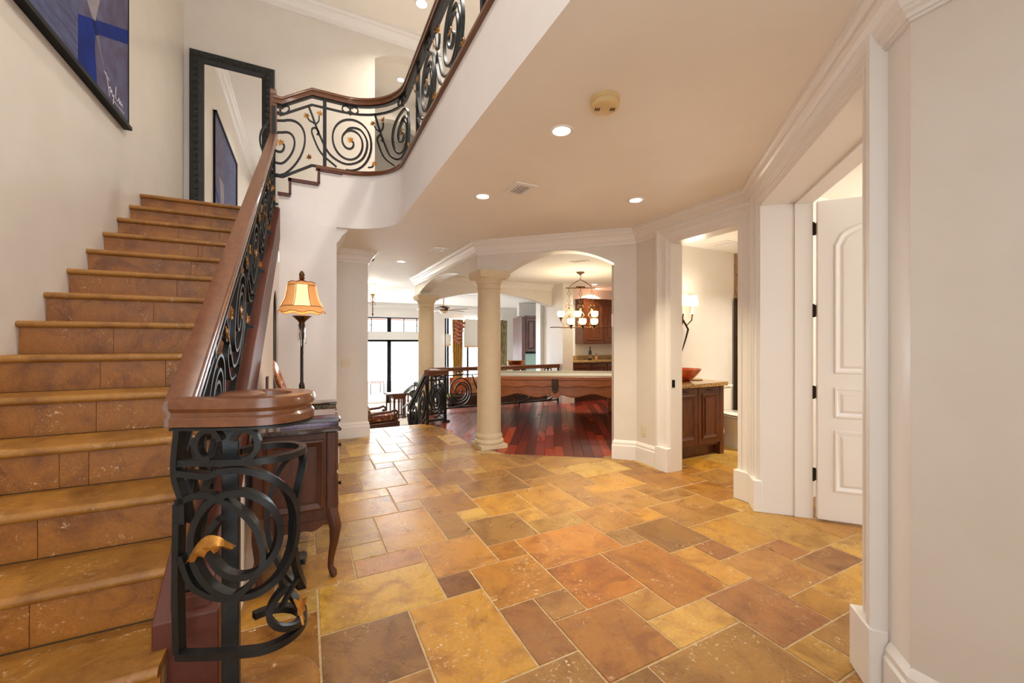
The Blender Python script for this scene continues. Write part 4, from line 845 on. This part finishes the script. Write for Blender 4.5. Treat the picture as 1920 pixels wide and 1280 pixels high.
shw = thing('shower_wall', 'brown stone tiles of the shower wall', 'shower', (6.0,3.79,0))
STL = mat('brown_shower_tile', (1,1,1,1), .35, c2=(.6,.55,.5,1), nscale=6, objcol=True)
for i in range(5):
    for j in range(9):
        o = obj('wall_tile', MB().box(5.53+.31*i,3.775,.02+.29*j,5.53+.31*i+.304,3.798,.02+.29*j+.284), STL, shw); k = rs.uniform(.85,1.1); o.color = rgb(int(158*k),int(128*k),int(90*k))
gs = thing('shower_screen', 'clear glass shower screen with slim bronze edge', 'shower screen', (5.5,3.2,0)); obj('edge_channel', MB().box(5.49,3.74,.1,5.52,3.775,1.98), DBRONZE, gs); obj('glass_panel', MB().box(5.5,2.6,.1,5.508,3.74,1.98), GLASS, gs)
obj('towel_rod', MB().tube([(5.53,3.72,1.72),(5.53,3.0,1.72)], .008, 8), BRASS, gs)
obj('curtain_rod', MB().tube([(5.48,3.70,2.06),(6.9,3.70,2.06)], .010, 8), BRASS, gs)
# ---------------------------------------------------------------- games room
PTA = math.radians(-31.5)
pt = thing('pool_table', 'carved brown wooden pool table with grey cloth and leather pockets', 'pool table', (4.03,6.25,0), PTA)
LX, LY = 1.28, .70
def wavy(x0, x1, zt, zb, amp, per, n=60): return [(x0,zt),(x1,zt)]+[(x1-(x1-x0)*i/n, zb+amp*math.cos(2*PI*per*i/n)) for i in range(n+1)]
FELT = mat('grey_green_cloth', rgb(176,172,162), .9); RAILF = mat('cushion_cloth', rgb(196,190,178), .85)
obj('slate_bed', MB().box(-LX+.1,-LY+.1,.70,LX-.1,LY-.1,.745), FELT, pt, False, False)
rim = MB().box(-LX,-LY,.715,LX,-LY+.11,.775).box(-LX,LY-.11,.715,LX,LY,.775).box(-LX,-LY+.11,.715,-LX+.11,LY-.11,.775).box(LX-.11,-LY+.11,.715,LX,LY-.11,.775)
obj('top_rail', rim, POOLW, pt, False, False, bevel=.01)
cu = MB().box(-LX+.10,-LY+.10,.745,LX-.10,-LY+.15,.785).box(-LX+.10,LY-.15,.745,LX-.10,LY-.10,.785).box(-LX+.10,-LY+.15,.745,-LX+.15,LY-.15,.785).box(LX-.15,-LY+.15,.745,LX-.10,LY-.15,.785)
obj('cushion', cu, RAILF, pt, False, False)
for s_ in (-1, 1):
    a = (-LY, -LY+.05) if s_ < 0 else (LY-.05, LY)
    obj('upper_apron', MB().py(wavy(-LX+.02,LX-.02,.72,.625,.012,6), a[0]-.028*(s_<0), a[1]+.028*(s_>0)), POOLW, pt, False, False, bevel=.006)
    yb = -LY-.03 if s_ < 0 else LY+.03; obj('carved_bead', MB().tube([(x_, yb, z_) for x_, z_ in wavy(-LX+.02,LX-.02,.72,.625,.012,6)[2:]], .009, 6), POOLW, pt, 60, False); obj('edge_bead', MB().tube([(-LX,yb,.735),(LX,yb,.735)], .011, 6), POOLW, pt, 60, False)
    obj('lower_bead', MB().tube([(x_, yb+(.02 if s_ < 0 else -.02), z_) for x_, z_ in wavy(-LX+.06,LX-.06,.66,.475,.03,4)[2:]], .008, 6), POOLW, pt, 60, False)
    obj('lower_apron', MB().py(wavy(-LX+.06,LX-.06,.66,.475,.03,4), a[0]+.01, a[1]-.01), POOLW, pt, False, False)
    b = (-LX, -LX+.05) if s_ < 0 else (LX-.05, LX)
    obj('end_apron', MB().px(wavy(-LY+.03,LY-.03,.72,.48,.025,2), b[0], b[1]), POOLW, pt, False, False)
    obj('pocket_shield', MB().py([(-.05,.735),(.05,.735)]+[(.085*math.sin(math.radians(q)), .50+.075*math.cos(math.radians(q))) for q in range(60,301,20)], (-LY-.034) if s_ < 0 else LY-.03, (-LY+.03) if s_ < 0 else LY+.034), POOLW, pt, False, False, bevel=.006)
    obj('pocket', MB().py([(-.055,.745),(.055,.745),(.055,.56),(.03,.515),(0,.50),(-.03,.515),(-.055,.56)], (-LY-.052) if s_ < 0 else LY-.03, (-LY+.03) if s_ < 0 else LY+.052), mat('dark_leather', rgb(46,32,20), .5, c2=rgb(90,66,36), nscale=40, bump=.4, bscale=60), pt, False, False, bevel=.006)
for sx_ in (-1,1):
    for sy_ in (-1,1):
        x, y = sx_*(LX-.2), sy_*(LY-.14); R_ = [(x,y,.66),(x+.01*sx_,y+.01*sy_,.52),(x+.035*sx_,y+.03*sy_,.42),(x+.03*sx_,y+.025*sy_,.30),(x,y,.17),(x-.005*sx_,y,.09),(x+.03*sx_,y+.02*sy_,.035),(x+.035*sx_,y+.025*sy_,0)]
        obj('leg', MB().tube(R_, [.09,.095,.09,.065,.042,.04,.062,.055], 14), POOLW, pt, 60, False)
ch = thing('island_chandelier', 'bronze chain chandelier with lit glass bowls over the pool table', 'chandelier', (4.52,6.12,CZ), math.radians(-27))
obj('canopy', MB().lathe([(0,0),(.07,0),(.072,-.02),(.03,-.04),(.012,-.06),(0,-.06)], n=20), BRONZE, ch, 50, False)
obj('hook', MB().tube([(0,0,-.05),(.01,0,-.09),(-.008,0,-.12),(0,0,-.14)], .006, 6), BRONZE, ch, 60, False)
for s_ in (-1,1): obj('sway_chain', MB().tube([(0,0,-.14),(s_*.07,0,-.175),(s_*.15,0,-.225),(s_*.205,0,-.275)], [.006,.008,.006,.008], 6), BRONZE, ch, 60, False)
obj('upper_bar', MB().box(-.27,-.012,-.302,.27,.012,-.288).box(-.08,-.03,-.30,.08,.03,-.265), BRONZE, ch, False, False)
obj('lower_bar', MB().tube([(-.56+.14*i,0,-1.02+.004*math.sin(i*2)) for i in range(9)], .009, 8), BRONZE, ch, 60, False)
for k, x in enumerate((-.21,0,.21)):
    cmb = MB()
    for q in range(2): zc = -.40-.13*q; cmb.tube([(x+.03*math.sin(a_)*1, 0, zc+.045*math.cos(a_)) for a_ in [2*PI*j/4 for j in range(4)]], .005, 6, True)
    cmb.tube([(x,0,-.30),(x,0,-.355)], .005, 6).tube([(x,0,-.445),(x,0,-.485)], .005, 6).tube([(x,0,-.575),(x,0,-.64)], .005, 6)
    obj('chain', cmb, BRONZE, ch, 60, False)
    sm = MB()
    for s_ in (-1,1):
        sm.tube([(x+s_*px_,0,z) for px_, z in ((.008,-.62),(.03,-.605),(.055,-.62),(.055,-.645),(.036,-.65))], .006, 6).tube([(x+s_*px_,0,z) for px_, z in ((.006,-.66),(.02,-.72),(.07,-.79),(.02,-.86),(.006,-.92),(.05,-.97))], .006, 6).tube([(x,s_*px_,z) for px_, z in ((.006,-.66),(.03,-.75),(.10,-.85),(.12,-.95),(.10,-1.01))], .006, 6)
    sm.lathe([(0,-.69),(.016,-.685),(.02,-.67),(.016,-.655),(0,-.65)], (x,0,0), 12)
    obj('scroll_frame', sm, BRONZE, ch, 60, False)
    for s_ in (-1,1):
        gx, gy, zo = (x*1.0+.02, -.12, -.05) if s_ < 0 else (x*1.5-.03, .12, .10)
        c_ = obj('bulb_cup', MB().lathe([(0,-1.0),(.012,-1.0),(.018,-.96),(.045,-.93),(.04,-.925),(0,-.925)], (gx,gy,zo), 14), BRONZE, ch, 50, False)
        obj('arm', MB().tube([(x,0,-1.01),(x+(gx-x)*.5,gy*.5,-1.03),(gx,gy,-.995+zo)], .006, 6), BRONZE, ch, 60, False)
        obj('glass_bowl', MB().lathe([(0,-.925),(.045,-.92),(.066,-.89),(.069,-.85),(.062,-.815),(0,-.81)], (gx,gy,zo), 20), mat('lit_alabaster', rgb(255,232,190), .4, emit=lin('#ffdca8'), estr=3.2), ch, 60, False)
    point('chandelier_glow', (x,0,-.74), 18, WARM, .08, ch)
wb = thing('bar_base_cabinet', 'dark cherry wet bar base cabinet past the pool table', 'cabinet', (6.2,7.8,0))
obj('carcass', MB().box(5.32,7.54,.1,7.28,8.09,.88).box(5.36,7.6,0,7.28,8.09,.1), CABW, wb)
for a in (5.36, 5.85, 6.34): d = obj('door', MB().box(a,7.52,.14,a+.46,7.54,.84), CABW, wb, bevel=.004); obj('panel', panel_front(a+.06,a+.40,.2,.78,7.52), CABW, d); obj('pull', MB().tube([(a+.4,7.51,.6),(a+.4,7.495,.65),(a+.4,7.51,.7)], .005, 6), DBRONZE, d)
tag(obj('bar_countertop', MB().box(5.29,7.48,.88,7.28,8.09,.92).box(5.29,8.06,.92,7.28,8.09,1.02), GRANITE, None, False, bevel=.005), 'speckled granite top resting on the wet bar', 'countertop')
uc = thing('bar_wall_cabinet', 'dark cherry wall cabinet hanging above the wet bar', 'cabinet', (6.3,7.9,1.3))
obj('carcass', MB().box(5.82,7.76,1.30,7.0,8.09,2.30), CABW, uc); obj('cornice', MB().prof3([(5.82,8.09,2.30),(5.82,7.76,2.30),(7.0,7.76,2.30)], [(0,0),(-.0,.0),(-.012,.02),(-.04,.05),(-.05,.08),(0,.08)]), CABW, uc)
for a in (5.83, 6.42): d = obj('door', MB().box(a,7.74,1.32,a+.575,7.76,2.28), CABW, uc, bevel=.004); obj('panel', panel_front(a+.07,a+.505,1.40,2.20,7.74), CABW, d)
bt = thing('wine_bottle', 'tall dark wine bottle on the wet bar top', 'bottle', (5.98,7.72,.92)); obj('body', MB().lathe([(0,0),(.037,0),(.038,.01),(.038,.19),(.03,.22),(.014,.25),(.013,.30),(.015,.302),(.015,.315),(0,.315)], n=20), mat('dark_bottle_glass', rgb(24,22,16), .08, coat=.5), bt, 50, False); obj('label_band', MB().lathe([(.0386,.05),(.0388,.05),(.0388,.13),(.0386,.13)], n=20), mat('bottle_label', rgb(110,84,54), .6), bt, 50, False)
b2 = thing('small_bottle', 'short amber bottle right of the wine bottle', 'bottle', (6.18,7.74,.92)); obj('body', MB().lathe([(0,0),(.032,0),(.033,.07),(.012,.10),(.012,.13),(0,.13)], n=18), mat('amber_bottle', rgb(160,110,60), .1, coat=.4), b2, 50, False); obj('cap', MB().lathe([(0,.128),(.014,.128),(.014,.15),(0,.15)], n=12), DBRONZE, b2, 50, False)
tr = thing('copper_tray_stand', 'copper chafing tray on a dark stand behind the balustrade', 'tray', (4.37,8.21+.2,-.7))
obj('tray', MB().lathe([(0,1.50),(.13,1.50),(.17,1.54),(.18,1.60),(.175,1.60),(.16,1.55),(.12,1.51),(0,1.51)], n=24, sx=1.1), mat('copper', rgb(180,96,50), .2, .9), tr, 50, False); obj('rim', MB().lathe([(.17,1.60),(.195,1.605),(.2,1.62),(.18,1.62)], n=24, sx=1.1), BRASS, tr, 50, False); obj('pedestal', MB().lathe([(0,0),(.2,0),(.2,.04),(.05,.1),(.04,1.3),(.1,1.45),(.12,1.5),(0,1.5)], n=18), DARKW, tr, 50, False)
sp = thing('wall_speaker', 'small round black speaker high on the kitchen wall', 'speaker', (6.08,9.43,2.13)); obj('cone', MB().lathe([(0,0),(.085,0),(.09,.03),(.07,.05),(.03,.03),(0,.035)], n=22).xf(Matrix.Rotation(-PI/2,4,'Y')), BLACKM, sp, 50, False); obj('bracket', MB().box(-.01,.06,-.12,.02,.10,.10), mat('tan_bracket', rgb(150,128,100), .7), sp, False, False)
# ---------------------------------------------------------------- kitchen cabinets
kc = thing('kitchen_wall_cabinet', 'tall brown kitchen cabinet with two grey-lit doors beyond the balustrade', 'cabinet', (6.5,11.2,1.0))
obj('carcass', MB().box(6.04,11.0,1.05,7.3,11.5,2.08), CABW, kc); obj('cornice', MB().box(6.0,10.96,2.08,7.34,11.5,2.16), CABW, kc, bevel=.02)
for a in (6.06, 6.42, 6.78): d = obj('door', MB().box(a,10.975,1.07,a+.34,11.0,2.06), CABW, kc, bevel=.006); obj('panel', panel_front(a+.05,a+.29,1.13,2.0,10.975), CABW, d)
obj('end_panel', MB().box(5.92,11.0,-.7,6.04,11.6,2.1), CABW, kc)
kf = thing('kitchen_range', 'dark kitchen range wall below the grey-lit cabinet', 'range', (6.6,11.4,-.7)); obj('splashback', MB().box(6.1,11.3,.2,7.3,11.5,1.0), mat('green_grey_steel', rgb(120,140,124), .3, .5), kf); obj('hood', MB().box(6.1,11.05,.98,7.3,11.5,1.05), BLACKM, kf); obj('base', MB().box(6.1,11.0,-.7,7.3,11.5,.2), CABW, kf)
# ---------------------------------------------------------------- living room
fn = thing('ceiling_fan', 'bronze ceiling fan with brown blades in the living room', 'ceiling fan', (3.47,11.1,CZ), .2)
obj('canopy', MB().lathe([(0,0),(.07,0),(.06,-.05),(.02,-.07),(0,-.07)], n=18), BRASS, fn, 50, False); obj('down_rod', MB().lathe([(0,-.05),(.014,-.05),(.014,-.30),(0,-.30)], n=10), BRASS, fn, 50, False)
obj('motor', MB().lathe([(0,-.28),(.06,-.28),(.17,-.31),(.18,-.33),(.12,-.36),(.13,-.40),(.11,-.43),(0,-.43)], n=26), BRONZE, fn, 50, False); obj('light_bowl', MB().lathe([(0,-.51),(.05,-.50),(.10,-.46),(.12,-.42),(0,-.42)], n=24), mat('frosted_bowl', rgb(220,206,170), .3), fn, 50, False)
for k in range(5):
    M_ = Matrix.Rotation(2*PI*k/5+.12,4,'Z') @ Matrix.Rotation(math.radians(10),4,'X'); b = obj('blade', MB().box(.26,-.065,-.395,.74,.065,-.385).xf(M_), DARKW, fn, False, False, bevel=.004); obj('blade_iron', MB().box(.10,-.02,-.398,.30,.02,-.388).xf(M_), BRASS, b, False, False)
pd = thing('hanging_torch_light', 'bronze torch pendant with lit white glass below the hall ceiling', 'pendant light', (1.33,9.46,CZ))
obj('canopy', MB().lathe([(0,0),(.08,0),(.075,-.02),(0,-.02)], n=18), BRASS, pd, 50, False); obj('glass', MB().lathe([(0,-.23),(.05,-.22),(.062,-.16),(.062,-.02),(0,-.02)], n=20), LAMP_ON, pd, 60, False); obj('cup', MB().lathe([(0,-.32),(.012,-.32),(.03,-.26),(.07,-.22),(0,-.22)], n=18), BRASS, pd, 50, False); obj('stem', MB().lathe([(0,-.72),(.008,-.71),(.02,-.68),(.010,-.65),(.010,-.42),(.02,-.40),(.010,-.38),(.010,-.31),(0,-.31)], n=12), BRONZE, pd, 50, False)
for s_ in (-1,1): obj('scroll', MB().tube([(s_*a_,0,z) for a_, z in ((.01,-.30),(.05,-.32),(.055,-.35),(.02,-.40),(.06,-.44),(.05,-.48),(.015,-.46))], .006, 6), BRONZE, pd, 60, False)
point('pendant_glow', (0,-.2,-.15), 12, WARM2, .06, pd)
FLO = mat('floral_tapestry', rgb(128,62,34), .8, c2=rgb(90,34,20), nscale=9, speck=rgb(214,170,90), speck_scale=14, speck_at=.58)
ac = thing('carved_armchair', 'carved dark wood armchair with rust floral upholstery', 'armchair', (1.45,9.75,-.7), math.radians(12))
obj('seat_frame', MB().box(-.42,-.36,.10,.42,.36,.24), DARKW, ac, False, False, bevel=.02); obj('seat_cushion', MB().box(-.38,-.30,.24,.40,.30,.40), FLO, ac, False, False, bevel=.05)
obj('backrest', MB().py([(-.30,.34),(-.16,.34),(-.36,.86),(-.48,.84)], -.30, .30), FLO, ac, False, False, bevel=.04)
for s_ in (-1,1):
    obj('arm', MB().tube([(-.36,s_*.34,.44),(-.1,s_*.35,.46),(.2,s_*.35,.47),(.3,s_*.35,.50),(.36,s_*.35,.46),(.34,s_*.35,.40),(.28,s_*.35,.41)], .03, 8), DARKW, ac, 60, False); obj('arm_post', MB().tube([(.30,s_*.35,.42),(.34,s_*.35,.3),(.36,s_*.35,.15)], .03, 8), DARKW, ac, 60, False)
    for x in (-.38,.38): obj('foot', MB().lathe([(0,0),(.05,0),(.06,.05),(.04,.11),(0,.11)], (x,s_*.32,0), 12), DARKW, ac, 50, False)
nt_ = thing('nesting_table', 'slim dark wooden side table by the sliding doors', 'side table', (2.21,11.2,-.7), .1)
obj('top', MB().box(-.30,-.2,.64,.30,.2,.68), DARKW, nt_, False, False, bevel=.006); obj('drop_apron', MB().py([(-.22,.64),(.22,.64),(.12,.52),(-.12,.52)], -.19, .19), DARKW, nt_, False, False)
for x in (-.24,-.14,-.02,.1,.16,.24):
    for y in (-.17,.17): obj('leg', MB().box(x-.016,y-.016,0,x+.016,y+.016,.64), DARKW, nt_, False, False)
obj('stretcher', MB().box(-.27,-.19,.03,.27,-.15,.06).box(-.27,.15,.03,.27,.19,.06), DARKW, nt_, False, False)
sf = thing('living_sofa', 'brown leather sofa seen through the balustrade spirals', 'sofa', (4.5,9.9,-.7))
LEA = mat('brown_leather', rgb(72,44,32), .4, c2=rgb(52,30,22), nscale=8)
obj('base', MB().box(-1.45,-.45,.06,1.45,.45,.32), LEA, sf, False, False, bevel=.04); obj('backrest', MB().box(-1.45,-.5,.3,1.45,-.28,.80), LEA, sf, False, False, bevel=.08)
for x in (-1.47,1.23): obj('arm', MB().box(x,-.5,.06,x+.24,.48,.62), LEA, sf, False, False, bevel=.07)
for k in range(3): obj('seat_cushion', MB().box(-1.22+.82*k,-.28,.32,-1.22+.82*k+.80,.46,.48), LEA, sf, False, False, bevel=.05)
for k, (x, c_, lb) in enumerate(((3.35,(196,104,58),'rust cushion at the end of the brown sofa'),(3.8,(206,150,110),'pale peach cushion on the brown sofa'),(4.3,(188,92,48),'burnt orange cushion mid sofa'),(4.8,(210,160,120),'tan cushion near the sofa middle'))):
    c = thing('sofa_cushion', lb, 'cushion', (x,9.46,.06), .1*(k-1.5), 'cushions on the brown sofa'); cc = MB(); n = 9
    g = lambda i, j, s_: ((i/(n-1)-.5)*.46, s_*.09*(math.sin(PI*i/(n-1))*math.sin(PI*j/(n-1)))**.5+.0, (j/(n-1))*.42)
    for s_ in (-1,1):
        o_ = len(cc.v); cc.v += [g(i,j,s_) for j in range(n) for i in range(n)]; cc.f += [(o_+j*n+i,o_+j*n+i+1,o_+(j+1)*n+i+1,o_+(j+1)*n+i) for j in range(n-1) for i in range(n-1)]
    obj('cover', cc, mat('cushion_%d' % k, rgb(*c_), .85, c2=rgb(int(c_[0]*.8),int(c_[1]*.75),int(c_[2]*.7)), nscale=14), c, 60, False); obj('piping', MB().tube([(-.23,0,0),(.23,0,0),(.23,0,.42),(-.23,0,.42)], .008, 6, True), mat('cushion_%d' % k, (1,1,1,1)), c, False, False)
fp = thing('flower_arrangement', 'pale green and cream flower arrangement on a low table', 'flowers', (2.75,8.75,-.7))
obj('low_stand', MB().lathe([(0,0),(.2,0),(.2,.04),(.05,.06),(.05,.45),(.24,.47),(.24,.5),(0,.5)], n=20), DARKW, fp, 50, False); obj('vase', MB().lathe([(0,.5),(.06,.5),(.10,.58),(.07,.66),(.09,.70),(0,.70)], n=18), PORC, fp, 50, False)
rf = random.Random(9)
for k in range(16):
    a = rf.uniform(0,2*PI); r_ = rf.uniform(.03,.24); z = rf.uniform(.74,.95)-r_*.5; rr_ = rf.uniform(.03,.06)
    b = obj('blossom' if k % 2 else 'leaf_sprig', MB().lathe([(0,-rr_),(rr_*.8,-rr_*.5),(rr_,0),(rr_*.7,rr_*.6),(0,rr_)], (r_*math.cos(a),r_*math.sin(a),z), 8, 1, 1), mat('cream_petal', rgb(214,214,160), .7) if k % 2 else mat('leaf_green', rgb(88,104,56), .7), fp, 60, False)
for k, (x, y, z, r_) in enumerate(((2.62,10.2,-.02,.17),(2.5,10.3,.30,.17))):
    pass
pl = thing('dark_potted_plant', 'dark round-leaved potted plant behind the sloping stair rail', 'plant', (2.40,10.1,-.7))
obj('pot', MB().lathe([(0,0),(.14,0),(.18,.25),(.19,.30),(.16,.30),(0,.28)], n=20), DBRONZE, pl, 50, False); obj('stem', MB().tube([(0,0,.28),(.02,0,.5),(0,.02,.8),(.02,0,1.0)], .015, 6), mat('stem_brown', rgb(70,50,30), .8), pl, 60, False)
for a, z, s_ in ((0,.55,1),(1.4,.75,1.1),(2.8,.5,1),(3.6,.9,1),(4.8,.68,1.1),(5.5,.98,.9),(.7,.95,.9)):
    obj('leaf', MB().lathe([(0,-.02),(.12*s_,-.01),(.14*s_,.0),(.10*s_,.02),(0,.035)], (0,0,0), 12, 1.3, .8).xf(Matrix.Rotation(a,4,'Z') @ Matrix.Translation((.16,0,z)) @ Matrix.Rotation(.6,4,'Y')), mat('dark_leaf', rgb(40,52,44), .4), pl, 60, False)
def curtain(name, label, x0, x1, y, z0, z1, col, c2, fold, swag=None):
    t = thing(name, label, 'curtain', ((x0+x1)/2,y,z0), 0, 'living room curtains'); n = fold*6; m = MB(); R_ = []
    for z, k in ((z0,1),(z0+.4*(z1-z0),.86),(z0+.7*(z1-z0),.92),(z1,1)):
        cx = (x0+x1)/2; R_.append([(cx+(x0-cx+(x1-x0)*i/n)*k, y-.05-.045*math.sin(2*PI*fold*i/n), z) for i in range(n+1)]+[(cx+(x0-cx+(x1-x0)*i/n)*k, y-.035-.045*math.sin(2*PI*fold*i/n), z) for i in reversed(range(n+1))])
    obj('drape', m.rings(R_), mat(name+'_cloth_%d' % len(MATS), rgb(*col), .7, c2=rgb(*c2), nscale=6, stretch=(6,6,1)), t, 60)
    if swag:
        for k in range(6):
            z = z1-.04-.13*k; w = 1-.09*k; obj('swag_fold', MB().tube([(x0+.06+(x1-x0-.04)*w*i/8, y-.13-.03*math.sin(PI*i/8), z-.10*math.sin(PI*i/8*.9)-.05*i/8) for i in range(9)], .055, 7), mat('rust_swag', rgb(*swag), .6, c2=rgb(150,84,60), nscale=7), t, 60)
    return t
curtain('gold_curtain', 'gold curtain with rust swag beside the living room window', 4.64,5.06,13.9,-.65,2.15,(214,170,84),(160,110,44),5,(196,122,92))
curtain('print_curtain', 'green and cream printed curtain at the end of the windows', 6.50,6.82,13.9,-.65,2.15,(206,190,140),(120,110,70),4)
rsd = thing('roman_shade', 'white roman shade drawn half way over the window', 'blind', (5.8,13.9,1.2)); 
for k in range(4): obj('fold', MB().box(5.10,13.90-.008*k,1.18+.24*k,6.46,13.93-.008*k,1.18+.24*(k+1)+.03), SHADEW, rsd)
obj('bottom_band', MB().box(5.10,13.87,1.14,6.46,13.93,1.20), mat('peach_band', rgb(222,180,140), .7), rsd)
rs2 = thing('narrow_roman_shade', 'narrow white shade between wall and gold curtain', 'blind', (4.5,13.9,1.2)); obj('fold', MB().box(4.43,13.9,1.25,4.62,13.93,1.62), SHADEW, rs2); obj('bottom_band', MB().box(4.43,13.88,1.19,4.62,13.93,1.25), mat('peach_band', (1,1,1,1)), rs2)
pc = thing('patio_chair', 'pale cushioned patio chair outside the sliding doors', 'chair', (2.5,17.0,-.72), .1)
PCH = mat('faded_floral', rgb(206,186,180), .8, c2=rgb(176,140,136), nscale=10)
obj('seat', MB().box(-.28,-.28,.42,.28,.28,.52), PCH, pc, False, False, bevel=.03); obj('backrest', MB().box(-.28,-.32,.5,.28,-.22,1.12), PCH, pc, False, False, bevel=.04)
for x in (-.26,.26):
    for y in (-.26,.26): obj('leg', MB().box(x-.02,y-.02,0,x+.02,y+.02,.42), mat('grey_metal', rgb(150,150,150), .5, .5), pc, False, False)
    obj('armrest', MB().box(x-.02,-.28,.66,x+.02,.26,.70), mat('grey_metal', (1,1,1,1)), pc, False, False)
